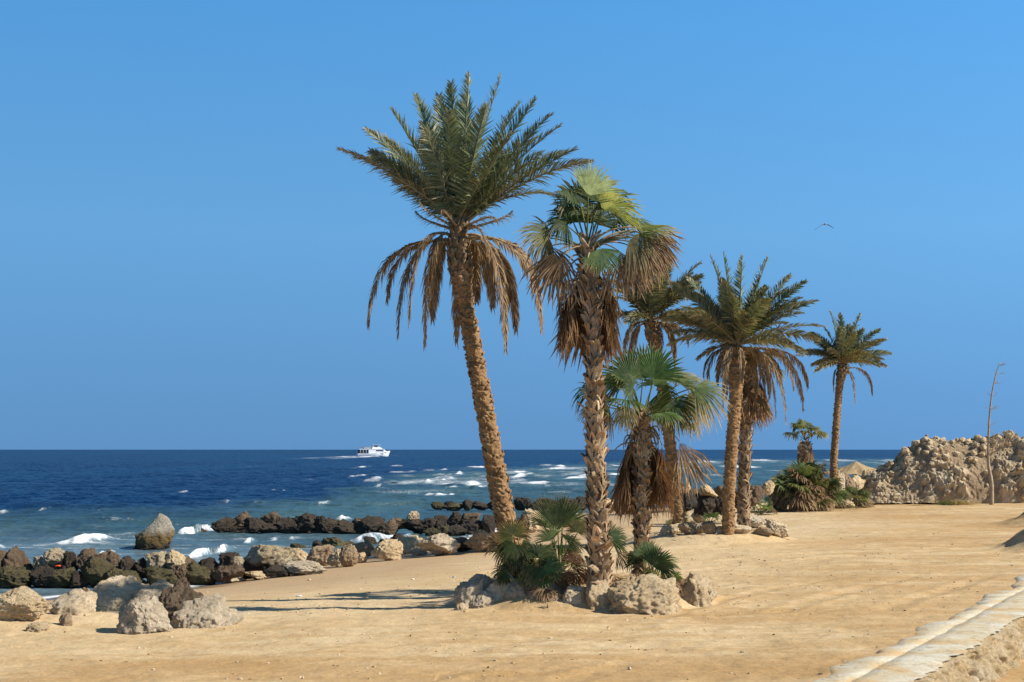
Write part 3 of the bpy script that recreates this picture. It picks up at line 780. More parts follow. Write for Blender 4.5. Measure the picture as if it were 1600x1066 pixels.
# ================================================================== 4..7 other date palms
def auto_palm(px, py, d, cpx, cpy, path, radpx, label, seed, R, n_green, n_dead, tips=(), dead_tips=(), pairs=72, w=.052, dead_lo=.1, group=GP, sprd=1.0, lean=(0, 0)):
    root, org = palm_root('date_palm', px, py, d, label, group=group)
    k = d / FPX
    tp = [org + np.array([0, 0, -.3])] + [P(x, y, d) for x, y in path]
    date_trunk(root, org, np.array(tp), [v * k for v in radpx], seed, top_len=.8, step=.02, nu=40, row=.13, amp=.03, stubs=200)
    r = np.random.default_rng(seed)
    c = P(cpx, cpy, d)
    for tx, ty, off, lift, dd in tips:
        dfr(root, org, d, cpx + r.uniform(-5, 5), cpy + r.uniform(-3, 4), tx, ty, off, lift, r, dd, pairs=pairs, leaf=.48, w=w, start=.14)
    for j in range(n_green):
        a = j * 2.39996 + seed; e = radians(r.uniform(-12, 78)); L = R * r.uniform(.85, 1.08)
        p2 = c + np.array([cos(a) * cos(e) * L * sprd + lean[0], sin(a) * cos(e) * L, sin(e) * L * .92 - .06 * L + lean[1]])
        pc = (c + p2) / 2 + np.array([0, 0, .20 * L * cos(e)])
        frond(root, org, c, pc, p2, r, dead=float(np.clip(dead_lo + .3 * (1 - e / 1.2) + r.normal(0, .06), 0, .45)), pairs=pairs, leaf=.48, w=w, start=.14)
    for tx, ty, off, lift in dead_tips:
        dfr(root, org, d, cpx + np.sign(tx - cpx) * 6, cpy + 8 + r.uniform(-4, 4), tx, ty, off, lift, r, 1.0, pairs=int(pairs * 1.1), leaf=.40, w=w * .9, start=.2, vang=.25)
    for j in range(n_dead):
        a = j * 2.39996 + seed * 2; L = R * r.uniform(.6, .9)
        p2 = c + np.array([cos(a) * L * .5, sin(a) * L * .5, -L * .75]); pc = c + np.array([cos(a) * L * .5, sin(a) * L * .5, .1 * L])
        frond(root, org, c + np.array([0, 0, -.12]), pc, p2, r, dead=1.0, pairs=int(pairs * .8), leaf=.38, w=w * .9, start=.2, vang=.25, name='dead_frond')
    return root

auto_palm(1062, 815, 50.0, 1016, 500, [(1060, 800), (1050, 720), (1040, 640), (1027, 560), (1020, 525), (1016, 500)], [12, 11, 10, 9.5, 9, 12, 8],
          'greyish date palm partly hidden behind the tall fan palm crown, trunk leaning left', 41, 2.6, 26, 6,
          tips=((1010, 395, -.5, .03, .1), (1050, 405, .4, .06, .15), (1095, 410, .3, .10, .2), (1085, 450, -.6, .14, .3), (1100, 500, .6, .2, .35), (960, 440, .3, .1, .2), (985, 405, .6, .04, .15)),
          dead_tips=((1055, 600, .4, .1), (985, 590, .5, .1), (1075, 540, -.4, .15)), dead_lo=.15)
auto_palm(1137, 812, 48.0, 1152, 540, [(1138, 800), (1141, 740), (1145, 680), (1149, 620), (1151, 575), (1152, 545)], [11.5, 10.5, 10, 10.5, 11, 14, 9],
          'broad date palm behind the short fan palm, brown fronds hanging at its right side', 42, 2.75, 34, 8,
          tips=((1045, 440, -.3, .10, .15), (1075, 435, .6, .08, .1), (1110, 400, -.5, .04, .05), (1130, 395, .5, .03, .02), (1160, 400, -.7, .02, .02), (1200, 402, .4, .05, .02), (1190, 430, -1.2, .05, .05),
                (1235, 430, .3, .09, .05), (1258, 440, -.5, .11, .1), (1275, 470, .4, .13, .15), (1288, 510, -.3, .18, .35), (1280, 530, .8, .2, .3), (1035, 500, .2, .17, .4), (1050, 520, -.8, .18, .45), (1090, 560, .4, .22, .45), (1230, 505, 1.3, .15, .2)),
          dead_tips=((1255, 640, -.3, .12), (1228, 660, .3, .1), (1240, 610, .8, .12), (1212, 650, -.8, .12), (1195, 620, .9, .1), (1262, 605, .4, .16), (1100, 590, -.3, .14), (1130, 640, .6, .1), (1220, 600, 1.2, .1)))
auto_palm(1302, 783, 76.0, 1316, 568, [(1302, 772), (1303, 720), (1307, 660), (1311, 610), (1315, 585), (1316, 570)], [7.5, 6.8, 6.2, 6, 5.8, 8, 6],
          'lone date palm with a small rounded crown beside the low bushes and rock bank', 43, 2.5, 36, 0,
          tips=((1297, 487, -.4, .03, .02), (1312, 490, .4, .02, .02), (1345, 490, .2, .05, .02), (1375, 515, -.3, .10, .05), (1392, 552, .3, .14, .2), (1385, 572, -.6, .18, .3), (1243, 555, -.3, .16, .4), (1268, 570, .5, .2, .4), (1262, 520, .4, .1, .1), (1385, 530, .7, .12, .1)),
          dead_tips=((1303, 612, -.2, .1), (1336, 632, .1, .06), (1363, 617, .1, .18)), pairs=56, w=.062)

# ================================================================== slim fan palm behind the broad date palm, little fan palm by the bush
def small_fan(name, px, py, d, path, radpx, cpx, cpy, R, n, skirt, label, seed, group=GP, skR=(.7, 1.1), boot=.2, elev=(0, 80), extra=(), nseg=24):
    global root, org
    root, org = palm_root(name, px, py, d, label, group=group)
    k = d / FPX
    tp = [org + np.array([0, 0, -.3])] + [P(x, y, d) for x, y in path]
    fan_trunk(root, org, np.array(tp), [v * k for v in radpx], seed, boot=boot, dens=.03)
    r = np.random.default_rng(seed); c = P(cpx, cpy, d)
    for j in range(n):
        a = j * 2.39996 + seed; e = radians(r.uniform(*elev)); st = R * r.uniform(.8, 1.0)
        dv = np.array([cos(a) * cos(e), sin(a) * cos(e), sin(e)])
        hub = c + dv * st; tip = hub + unit(dv + np.array([0, 0, -.35])) * R * .85
        fan_leaf(root, org, c, hub, tip, np.array([-cos(a) * .4, -sin(a) * .4 - .3, 1]), r, col=GREEN2 * r.uniform(.6, 1.3), spread=95, nseg=nseg, edge=r.uniform(.15, .5), droop=.4)
    for j in range(skirt):
        a = j * 2.39996
        skirt_leaf(root, org, c + np.array([cos(a) * .1, sin(a) * .1, -.1 - .1 * (j % 4)]), a, r.uniform(.45, .7), r.uniform(*skR), r, out=.4)
small_fan('fan_palm', 1162, 815, 49.5, [(1162, 800), (1163, 740), (1165, 680), (1168, 620), (1170, 580), (1171, 560)], [11, 10.5, 9.5, 9, 9.5, 14, 7], 1172, 575, .8, 12, 26,
          'slim fan palm close beside the broad date palm, its crown mostly dead brown', 51, skR=(.8, 1.5), elev=(0, 45))
small_fan('fan_palm', 1256, 782, 80.0, [(1256, 760), (1256, 730), (1257, 700), (1258, 690)], [9, 9, 10, 11, 6], 1258, 688, .9, 14, 14,
          'little fan palm with stubby trunk growing out of the large low bush', 52, skR=(.5, .8), elev=(5, 85), nseg=18)

# ================================================================== young fan palms (bushes)
def bush(px, py, label, leaves=(), seed=0, auto=0, R=.5, d=None, dead_auto=0, group='young fan palms growing among the stones', height=1.0, spreadx=1.0, nseg=26, col=GREEN2):
    global root, org
    r = np.random.default_rng(seed)
    b = ground_at(px, py) if d is None else P(px, py, d)
    org = np.array([b[0], b[1], tz(b[0], b[1]) - .03]); dd = b[1]
    root = empty('young_fan_palm', org, label, 'palm bush', group)
    for (hx, hy, ho, tx, ty, to, nn, cc, kw) in leaves:
        bb = org + np.array([r.uniform(-.08, .08), r.uniform(-.06, .06), .02])
        dead = kw.pop('dead', 0)
        kw = {**dict(spread=95, edge=.2, droop=.2, nseg=30), **kw}
        fan_leaf(root, org, bb, P(hx, hy, dd + ho), P(tx, ty, dd + to), nn, r, dead=dead, name='dead_leaf' if dead else 'leaf', col=np.array(cc), **kw)
    for j in range(auto + dead_auto):
        isd = j >= auto
        a = j * 2.39996 + seed; e = radians(r.uniform(15, 85) if not isd else r.uniform(15, 75) if R > 1 else r.uniform(-5, 34)); st = R * r.uniform(.7, 1.3)
        dv = np.array([cos(a) * cos(e) * spreadx, sin(a) * cos(e), sin(e) * height])
        hub = org + dv * st; tip = hub + unit(dv + np.array([0, 0, -.25 - .5 * isd])) * R * r.uniform(.7, 1.1) * (.72 if R > 1 else 1)
        q = dict(col=np.asarray(col) * r.uniform(.55, 1.3)) if not isd else {}
        fan_leaf(root, org, org, hub, tip, np.array([-cos(a) * .4, -sin(a) * .4 - .5, .9]), r, dead=1 if isd else 0, name='dead_leaf' if isd else 'leaf', spread=r.uniform(60, 100), nseg=nseg, edge=r.uniform(.12, .5), droop=.35, **q)
    return root
F0 = (0, -1, .3)
DGc, MGc = (.045, .07, .020), (.085, .13, .035)
bush(818, 893, 'brown-edged young fan palm leaning in front of the leaning trunk', [
    (802, 838, -.2, 797, 803, -.1, (0, -1, .2), (.10, .11, .035), dict(edge=.5, spread=110, tipc=(.36, .20, .08), droop=.1)),
    (800, 845, .0, 770, 850, -.1, (0, -.8, .6), DGc, dict(droop=.7)), (806, 850, -.3, 790, 880, -.5, (-.2, -1, .3), DGc, dict(droop=.4)),
    (815, 850, .2, 840, 860, .1, (.1, -1, .5), DGc, dict(droop=.7)), (795, 860, -.1, 770, 878, -.2, (-.1, -1, .5), DGc, dict(droop=.6)),
    (812, 862, -.1, 822, 892, -.3, F0, (.05, .06, .025), dict(droop=.5)), (790, 855, .2, 768, 838, .3, F0, (.08, .07, .03), dict(edge=.5)),
    (789, 892, -.5, 768, 905, -.6, (0, -1, .4), DGc, dict(spread=100, droop=.3)), (814, 906, -.6, 806, 918, -.7, (0, -1, .6), (.24, .30, .07), dict(spread=80, edge=.15)),
    (805, 880, .1, 790, 905, .0, F0, (.12, .06, .03), dict(dead=1)), (820, 885, .1, 815, 912, .0, F0, (.12, .06, .03), dict(dead=1)),
    (835, 885, .2, 850, 905, .1, F0, (.14, .07, .03), dict(dead=1)), (780, 850, .3, 762, 825, .4, F0, (.25, .16, .08), dict(dead=1)), (808, 835, .4, 815, 805, .4, F0, (.28, .2, .1), dict(dead=1))], seed=61, d=28.3, auto=12, dead_auto=14, R=.44)
bush(872, 895, 'upright dark green young fan palm between the leaning palm and tall fan palm', [
    (872, 830, 0, 872, 764, .1, (0, -1, .1), DGc, dict(spread=44, edge=.15, droop=.05)), (878, 825, .2, 902, 775, .3, (-.2, -1, .1), (.08, .13, .045), dict(spread=60, edge=.35, droop=.1)),
    (864, 828, .2, 848, 782, .3, (.2, -1, .1), MGc, dict(spread=55, droop=.1)), (880, 820, .5, 915, 790, .7, (-.1, -1, .3), MGc, dict(spread=70, droop=.2, edge=.4)),
    (862, 845, -.2, 845, 815, -.1, (.2, -1, .2), MGc, dict(spread=70)), (885, 845, .1, 905, 830, .1, F0, (.06, .10, .03), dict(droop=.5)),
    (903, 832, -.3, 908, 806, -.2, (0, -1, .2), (.09, .09, .03), dict(spread=105, edge=.5, tipc=(.34, .19, .08), droop=.15)), (893, 850, .3, 918, 856, .3, F0, (.11, .10, .04), dict(edge=.6, droop=.4)),
    (868, 855, .3, 850, 850, .2, F0, DGc, dict(droop=.4)), (905, 865, .1, 880, 880, 0, F0, (.2, .12, .06), dict(dead=1))], seed=62, d=28.7, auto=8, dead_auto=6, R=.55, height=1.1, spreadx=.8, col=(.08, .125, .04))
bush(852, 912, 'low young fan palm with shiny spread leaf resting behind the flat slab', [
    (848, 887, -.2, 872, 912, -.55, (-.1, -1, .5), (.105, .175, .06), dict(spread=112, droop=.12, edge=.12)), (843, 872, 0, 868, 848, .1, (-.1, -1, .3), DGc, dict(spread=100, droop=.15)),
    (842, 872, .2, 838, 838, .3, (0, -1, .2), (.06, .10, .035), dict(spread=80)), (850, 875, .1, 880, 868, .1, (0, -1, .6), DGc, dict(droop=.4)),
    (838, 885, -.2, 830, 915, -.4, F0, (.06, .09, .03), dict(edge=.4, droop=.3)), (892, 880, 0, 900, 858, .1, F0, (.10, .045, .022), dict(dead=1, spread=100)),
    (895, 890, -.1, 905, 920, -.3, F0, (.17, .08, .035), dict(dead=1, spread=80)), (880, 895, -.2, 888, 922, -.4, F0, (.2, .10, .045), dict(dead=1, spread=80)), (910, 895, .1, 925, 920, -.1, F0, (.15, .07, .03), dict(dead=1, spread=60))], seed=63, d=27.7, auto=6, dead_auto=10, R=.36)
bush(1020, 912, 'young fan palm rising behind the largest pale boulder', [
    (1015, 878, -.1, 1003, 840, 0, (.3, -1, .2), (.10, .17, .055), dict(spread=50, droop=.08)), (1020, 885, -.25, 1042, 852, -.3, (-.1, -1, .2), (.045, .08, .028), dict(spread=85, droop=.1, edge=.12)),
    (1030, 880, .1, 1068, 872, .0, (0, -.7, .8), (.11, .18, .07), dict(spread=65, droop=.25)), (1032, 888, -.2, 1060, 892, -.4, F0, (.08, .13, .045), dict(spread=75, droop=.4)),
    (1012, 870, .2, 1018, 836, .3, F0, (.11, .16, .06), dict(spread=55, edge=.3)), (1002, 880, .1, 985, 850, .2, F0, DGc, dict(spread=70)), (1055, 902, -.3, 1066, 893, -.4, F0, (.12, .18, .05), dict(spread=80)),
    (1005, 885, .1, 990, 905, 0, F0, (.2, .12, .06), dict(dead=1)), (985, 862, .2, 1000, 888, .2, F0, (.24, .15, .08), dict(dead=1, spread=50)), (965, 862, .3, 985, 885, .2, F0, (.26, .17, .09), dict(dead=1, spread=50)),
    (955, 845, .5, 985, 838, .5, (0, -.8, .6), (.06, .11, .04), dict(spread=80)), (952, 842, .6, 975, 815, .7, F0, (.08, .12, .05), dict(spread=60, edge=.4)), (1070, 905, -.2, 1082, 918, -.3, F0, (.2, .12, .06), dict(dead=1))], seed=64, d=28.2, auto=6, dead_auto=8, R=.38)
bush(1062, 822, 'small bright green young palm at the left end of the second stone ring', seed=71, auto=11, dead_auto=5, R=.45, col=(.12, .19, .06))
bush(1108, 820, 'small upright young palm just left of the broad date palm trunk', seed=72, auto=7, dead_auto=4, R=.42, col=(.13, .2, .06))
bush(1190, 805, 'spiky young palm leaning right beside the slim fan palm trunk', seed=73, auto=9, dead_auto=8, R=.6, col=(.1, .16, .05))
bush(1256, 785, 'large shaggy bush of brown and green fan leaves under the little fan palm', seed=74, auto=58, dead_auto=38, R=1.5, d=73, nseg=20, spreadx=.85, height=1.1, col=(.11, .15, .05))
bush(1325, 788, 'low shaggy palm bush between the lone date palm and the rock bank', seed=75, auto=14, dead_auto=16, R=.85, d=75, nseg=18, height=.8, col=(.11, .15, .05))

# ================================================================== ROCKS
ORD = ['first', 'second', 'third', 'fourth', 'fifth', 'sixth', 'seventh', 'eighth', 'ninth', 'tenth', 'eleventh', 'twelfth', 'thirteenth', 'fourteenth', 'fifteenth',
       'sixteenth', 'seventeenth', 'eighteenth', 'nineteenth', 'twentieth', 'twenty-first', 'twenty-second', 'twenty-third', 'twenty-fourth']
g = 'boulders lying on the near sand'
rock(12, 955, 44, 24, M_LIME, 'pale boulder cut by the left edge beside the big tan boulder', 'boulder', g, hero=True)
rock(45, 974, 84, 50, M_LIME, 'big tan boulder with a narrow underside, leftmost whole one on the sand', 'boulder', g, hero=True, seed=31, rough=.15, lump=.32, sink=.05)
rock(120, 962, 68, 34, M_PALE, 'whitish boulder between the big tan one and the long one', 'boulder', g, hero=True, seed=32, rough=.15)
rock(190, 954, 84, 46, M_PALE, 'long pale boulder with a flat top behind the shaded boulders', 'boulder', g, hero=True, seed=33, rough=.15)
rock(248, 954, 70, 40, M_GREY, 'smooth grey boulder leaning between the long pale one and the dark one', 'boulder', g, hero=True, seed=34, rough=.10)
rock(234, 990, 78, 52, M_GREY, 'rugged grey-tan boulder standing in front of the group on the sand', 'boulder', g, hero=True, seed=93, rough=.18)
rock(284, 976, 72, 64, M_BROWN, 'dark brown upright boulder behind the rugged grey-tan one', 'boulder', g, hero=True, seed=36)
rock(328, 981, 100, 44, M_GREY, 'low brown-grey boulder sloping into the sand at the right of the group', 'boulder', g, hero=True, seed=37, rough=.14)
rock(111, 979, 20, 19, M_RUST, 'small reddish stone below the whitish boulder', 'stone', g, hero=True, seed=38)
rock(68, 989, 36, 14, M_LIME, 'small flat tan stone half buried below the big tan boulder', 'stone', g, hero=True, seed=39)
rock(142, 931, 14, 12, M_RUST, 'small orange stone behind the whitish boulder', 'stone', g)

g = 'stones edging the front palm mound'
for px, py, w, h, m, l, sd, dd in (
        (735, 952, 44, 48, M_GREY, 'tall rough grey rock at the left end of the front stone ring', 41, 26.9),
        (752, 953, 44, 26, M_GREY, 'low grey rock at the foot of the tall rough grey rock', 42, 26.5),
        (762, 938, 50, 36, M_PALE, 'dull grey rock just behind the tall rough rock', 43, 27.4),
        (784, 936, 46, 36, M_PALE, 'whitish pitted rock below the lowest left palm leaves', 44, 27.0),
        (812, 937, 42, 26, M_GREY, 'small grey rock left of the flat slab', 45, 26.8),
        (858, 943, 66, 28, M_RUST, 'flat brown slab standing on edge in the front stone ring', 46, 26.4),
        (900, 943, 42, 24, M_PALE, 'small white rubble rock right of the flat slab', 47, 26.5),
        (937, 953, 44, 44, M_LIME, 'squarish tan rock at the foot of the tall fan palm', 48, 26.2), (1108, 938, 20, 14, M_PALE, 'small pale stone at the right tip of the front stone ring', 55, 27), (722, 956, 22, 12, M_LIME, 'small tan stone left of the tall rough grey rock', 56, 26), (966, 945, 26, 22, M_BROWN, 'brown stone between the squarish rock and the largest boulder', 57, 26),
        (1006, 960, 106, 54, M_LIME, 'largest pale boulder of the front stone ring', 49, 26.1),
        (1082, 946, 50, 38, M_LIME, 'tan rock right of the largest pale boulder', 50, 26.9),
        (1094, 928, 46, 30, M_LIME, 'rough pitted rock at the right end of the front stone ring', 52, 27.6),
        (960, 957, 20, 10, M_RUST, 'small orange stone wedged beside the largest pale boulder', 53, 25.95),
        (1045, 925, 40, 20, M_BROWN, 'dark stone behind the largest pale boulder', 54, 28.0)):
    rock(px, py, w, h, m, l, 'rock', g, hero=True, seed=sd, rough=.19)

g = 'stones edging the second palm mound'
k = 0
for px, py, w, h, m, l in (
        (1035, 838, 14, 17, M_GREY, 'narrow grey stone at the left end of the second ring'), (1052, 835, 22, 15, M_PALE, 'grey-white stone second from the left of the second ring'),
        (1071, 837, 28, 19, M_RUST, 'wide brown stone below the small bright young palm'), (1091, 834, 20, 16, M_GREY, 'grey stone left of the pointed reddish stone'),
        (1106, 836, 22, 20, M_RUST, 'pointed reddish stone left of the broad date palm trunk'), (1124, 835, 20, 12, M_PALE, 'small pale stone at the foot of the broad date palm'),
        (1152, 836, 38, 16, M_PALE, 'long orange-white stone in front of the two close trunks'), (1176, 826, 36, 20, M_GREY, 'rough grey stone right of the slim fan palm foot'),
        (1187, 838, 30, 14, M_RUST, 'low brown stone right of the long orange-white stone'), (1210, 838, 34, 22, M_PALE, 'pale stone at the right end of the second ring'),
        (1053, 840, 7, 6, M_RUST, 'tiny red stone alone on the sand before the second ring'), (1200, 820, 24, 10, M_LIME, 'flat tan stone above the right end of the second ring'),
        (1090, 817, 22, 16, M_LIME, 'tan stone between the two small young palms')):
    rock(px, py, w, h, m, l, 'stone', g, seed=300 + k); k += 1
g = 'stones around the far palm bushes'
for px, py, w, h, m, l, dd in (
        (1218, 796, 28, 22, M_PALE, 'smooth rounded pale boulder left of the large shaggy bush', 57), (1241, 796, 20, 12, M_PALE, 'small white stone in front of the large shaggy bush', 59), (1295, 795, 20, 12, M_PALE, 'pale stone below the lone date palm', 61),
        (1317, 795, 28, 14, M_LIME, 'tan stone in front of the low shaggy bush', 61.5), (1309, 752, 16, 16, M_PALE, 'pale stone on the right side of the lone palm trunk', 72), (1336, 764, 30, 20, M_LIME, 'tan rock under the straw sunshade', 76),
        (1365, 780, 28, 27, M_GREY, 'rounded grey boulder against the left end of the rock bank', 74), (1396, 783, 20, 12, M_PALE, 'small pale stone at the foot of the rock bank', 73),
        (1352, 748, 22, 14, M_LIME, 'tan stone left of the sloping end of the rock bank', 80), (1322, 758, 22, 18, M_RUST, 'brown stone left of the rounded grey boulder', 75), (1345, 778, 26, 18, M_RUST, 'brown stone behind the low shaggy bush', 76),
        (1375, 752, 24, 18, M_LIME, 'tan block wedged on the sloping end of the rock bank', 82)):
    rock(px, py, w, h, m, l, 'stone', g, d=(dd + 4 if py < 772 else None), seed=340 + k); k += 1
g = 'dark shore boulders beyond the second palm mound'
for n_, (px, py, w, h, m, c) in enumerate(((1075, 800, 30, 36, M_DARK, 'dark'), (1098, 802, 34, 34, M_DARK, 'dark'), (1120, 802, 32, 34, M_DARK, 'dark'), (1072, 770, 12, 16, M_LIME, 'pale'), (1105, 776, 30, 18, M_LIME, 'tan'),
                                           (1085, 782, 26, 18, M_BROWN, 'brown'), (1124, 776, 20, 16, M_BROWN, 'brown'), (985, 803, 24, 20, M_DARK, 'dark'), (968, 803, 20, 22, M_DARK, 'dark'), (1178, 790, 30, 30, M_BROWN, 'brown'), (1198, 772, 22, 20, M_LIME, 'tan'), (950, 800, 26, 20, M_LIME, 'tan'), (1150, 792, 30, 24, M_DARK, 'dark'))):
    rock(px, py, w, h, m, f'{c} shore boulder beyond the second stone ring, {ORD[n_]} of thirteen in the heap', 'boulder', g, d=62 + (n_ % 3), seed=380 + n_, pile=True)

def row(lst, where, group, dfun, cat='boulder', hero=False, sink=.1, dz=0):
    lst = sorted(lst, key=lambda q: q[0])
    names = {M_DARK: 'dark', M_BROWN: 'brown', M_OLIVE: 'weedy olive', M_TANWET: 'tan-topped', M_LIME: 'tan', M_GREY: 'grey', M_PALE: 'pale', M_RUST: 'rusty'}
    for i, (cx, cy, w, h, m) in enumerate(lst):
        big = 'wide' if w > 44 else ('small' if w < 24 else 'mid-sized')
        rock(cx, cy + h / 2 + 1, w * 1.14, h * 1.08, m, f'{big} {names[m]} boulder, {ORD[i]} from the left in {where}', cat, group, d=dfun(cx, cy + h / 2), seed=int(cx * 3 + cy * 5), hero=hero, sink=sink, pile=True, depth=max(.4, min(1.3, w / FPX * 55 * .85)))
NB = 'near breakwater boulders'
row([(4, 886, 28, 42, M_BROWN), (36, 884, 48, 44, M_BROWN), (72, 884, 26, 24, M_TANWET), (91, 874, 30, 28, M_TANWET), (114, 883, 26, 34, M_DARK), (144, 879, 30, 34, M_BROWN), (178, 885, 40, 42, M_BROWN), (204, 890, 24, 32, M_DARK),
     (233, 889, 35, 26, M_DARK), (252, 884, 34, 34, M_TANWET), (278, 880, 28, 32, M_LIME), (303, 889, 36, 30, M_BROWN), (330, 891, 28, 30, M_DARK), (364, 884, 32, 32, M_DARK), (372, 878, 22, 16, M_TANWET)],
    'the near breakwater top row', NB, lambda x, y: 42.6)
row([(14, 902, 34, 28, M_OLIVE), (38, 905, 52, 27, M_OLIVE), (78, 903, 34, 32, M_DARK), (106, 906, 40, 26, M_OLIVE), (130, 908, 28, 24, M_DARK), (158, 896, 42, 42, M_OLIVE), (186, 905, 28, 28, M_OLIVE), (212, 907, 38, 22, M_OLIVE), (236, 915, 20, 10, M_OLIVE), (258, 905, 44, 28, M_OLIVE), (284, 900, 26, 28, M_BROWN),
     (316, 902, 52, 34, M_OLIVE), (352, 897, 26, 20, M_BROWN), (370, 893, 28, 18, M_BROWN)],
    'the near breakwater bottom row', NB, lambda x, y: 41.3 if x < 280 else 42.2)
BB = 'boulders along the beach edge'
row([(364, 905, 42, 9, M_PALE), (395, 890, 26, 26, M_DARK), (422, 880, 68, 42, M_TANWET), (402, 900, 28, 12, M_LIME), (436, 895, 36, 14, M_DARK), (470, 872, 32, 24, M_LIME), (480, 890, 58, 16, M_GREY), (503, 870, 36, 28, M_RUST), (529, 873, 28, 24, M_LIME), (547, 870, 24, 30, M_RUST), (568, 860, 34, 24, M_RUST), (566, 872, 18, 14, M_LIME), (605, 861, 38, 30, M_LIME),
     (640, 853, 42, 24, M_LIME), (657, 862, 22, 12, M_GREY), (684, 854, 54, 30, M_GREY), (722, 852, 44, 20, M_BROWN), (752, 848, 44, 30, M_RUST), (785, 850, 40, 26, M_RUST)],
    'the sand edge row', BB, lambda x, y: ground_at(min(x, 760), y + 1)[1])
row([(470, 858, 30, 14, M_OLIVE), (498, 852, 15, 14, M_DARK), (523, 854, 32, 24, M_OLIVE), (547, 854, 20, 16, M_OLIVE), (580, 849, 18, 18, M_DARK), (582, 858, 22, 16, M_OLIVE), (598, 848, 11, 11, M_DARK), (610, 848, 8, 8, M_DARK), (624, 848, 22, 22, M_DARK)],
    'the wet offshore row', BB, lambda x, y: 58.0 + (x - 470) * .02)
FB = 'far breakwater boulders'
row([(353, 821, 34, 20, M_DARK), (380, 812, 28, 22, M_BROWN), (380, 829, 44, 12, M_DARK), (404, 822, 32, 22, M_DARK), (427, 813, 28, 22, M_BROWN), (424, 826, 34, 16, M_DARK), (451, 822, 28, 24, M_DARK), (480, 821, 40, 30, M_DARK), (478, 811, 22, 10, M_GREY), (505, 822, 22, 26, M_DARK), (520, 825, 36, 24, M_DARK),
     (545, 825, 42, 22, M_DARK), (580, 823, 42, 28, M_DARK), (609, 823, 26, 22, M_BROWN), (625, 818, 28, 14, M_BROWN), (645, 809, 18, 17, M_LIME), (650, 824, 38, 20, M_DARK), (673, 819, 18, 16, M_DARK), (690, 816, 22, 18, M_DARK), (562, 818, 20, 14, M_BROWN), (495, 832, 20, 8, M_DARK)],
    'the far breakwater', FB, lambda x, y: 67 if y > 825 else 67.6)
row([(677, 832, 20, 14, M_OLIVE), (695, 831, 20, 16, M_OLIVE), (711, 812, 20, 20, M_DARK), (713, 830, 28, 18, M_DARK), (735, 812, 28, 18, M_BROWN), (741, 826, 34, 22, M_DARK), (748, 832, 18, 11, M_OLIVE), (764, 822, 18, 28, M_DARK), (690, 822, 18, 14, M_DARK)],
    'the far breakwater landward end', FB, lambda x, y: 66.2 if y > 834 else 67)
row([(685, 790, 18, 11, M_OLIVE), (711, 791, 28, 11, M_OLIVE), (703, 790, 18, 12, M_DARK), (732, 789, 14, 15, M_DARK), (750, 790, 26, 11, M_DARK), (770, 788, 20, 14, M_DARK), (816, 788, 24, 18, M_DARK), (840, 788, 22, 18, M_DARK), (862, 789, 26, 16, M_DARK), (885, 788, 22, 18, M_DARK), (907, 788, 20, 20, M_DARK), (792, 790, 26, 12, M_OLIVE)],
    'the farthest low rock line', 'farthest low line of rocks', lambda x, y: 93.5)
rock(833, 824, 36, 26, M_LIME, 'tan boulder on the shore between the leaning trunk and upright young palm', 'boulder', BB, d=66, hero=True, seed=77)
rock(818, 824, 22, 18, M_BROWN, 'brown boulder touching the tan one beyond the leaning trunk', 'boulder', BB, d=66, seed=78)
rock(316, 830, 24, 5, M_DARK, 'dark flat rock awash beside the breaking wave', 'rock', None, d=68, seed=79)
# the lone rock in the sea: a leaning tooth
v, f = rock_shape(913, 6, .07, 6, .7, .16)
z = v[:, 2].copy(); fl = (1 / np.sqrt(np.clip(1 - np.minimum(z, 0) ** 2, .12, 1)))[:, None]; v[:, :2] *= fl
v[:, :2] *= (1.05 - .25 * smooth(-.5, 1, z))[:, None]; v[:, 0] += .30 * smooth(-.2, 1.0, z)
v[:, 2] = v[:, 2] - .55 * smooth(.1, -1.1, v[:, 0]) * smooth(-.2, .8, z) + .22 * np.exp(-((v[:, 0] - .28) / .22) ** 2) * smooth(.3, 1, z)
v = v * 1.0; D = 57.5; kx = D / FPX
lo, hi = v.min(0), v.max(0); v = (v - (lo + hi) / 2) / ((hi - lo) / 2)
mb = MB(); mb.add(v * np.array([33.5 * kx, .75, 30 * kx]), None, f)
o = mb.build('sea_rock', M_SEAROCK); c = P(235, 858, D); o.location = (c[0], D + .5, c[2] + 24.5 * kx)
tag(o, 'lone pointed pale rock with an ochre tide band standing in the sea', 'rock')

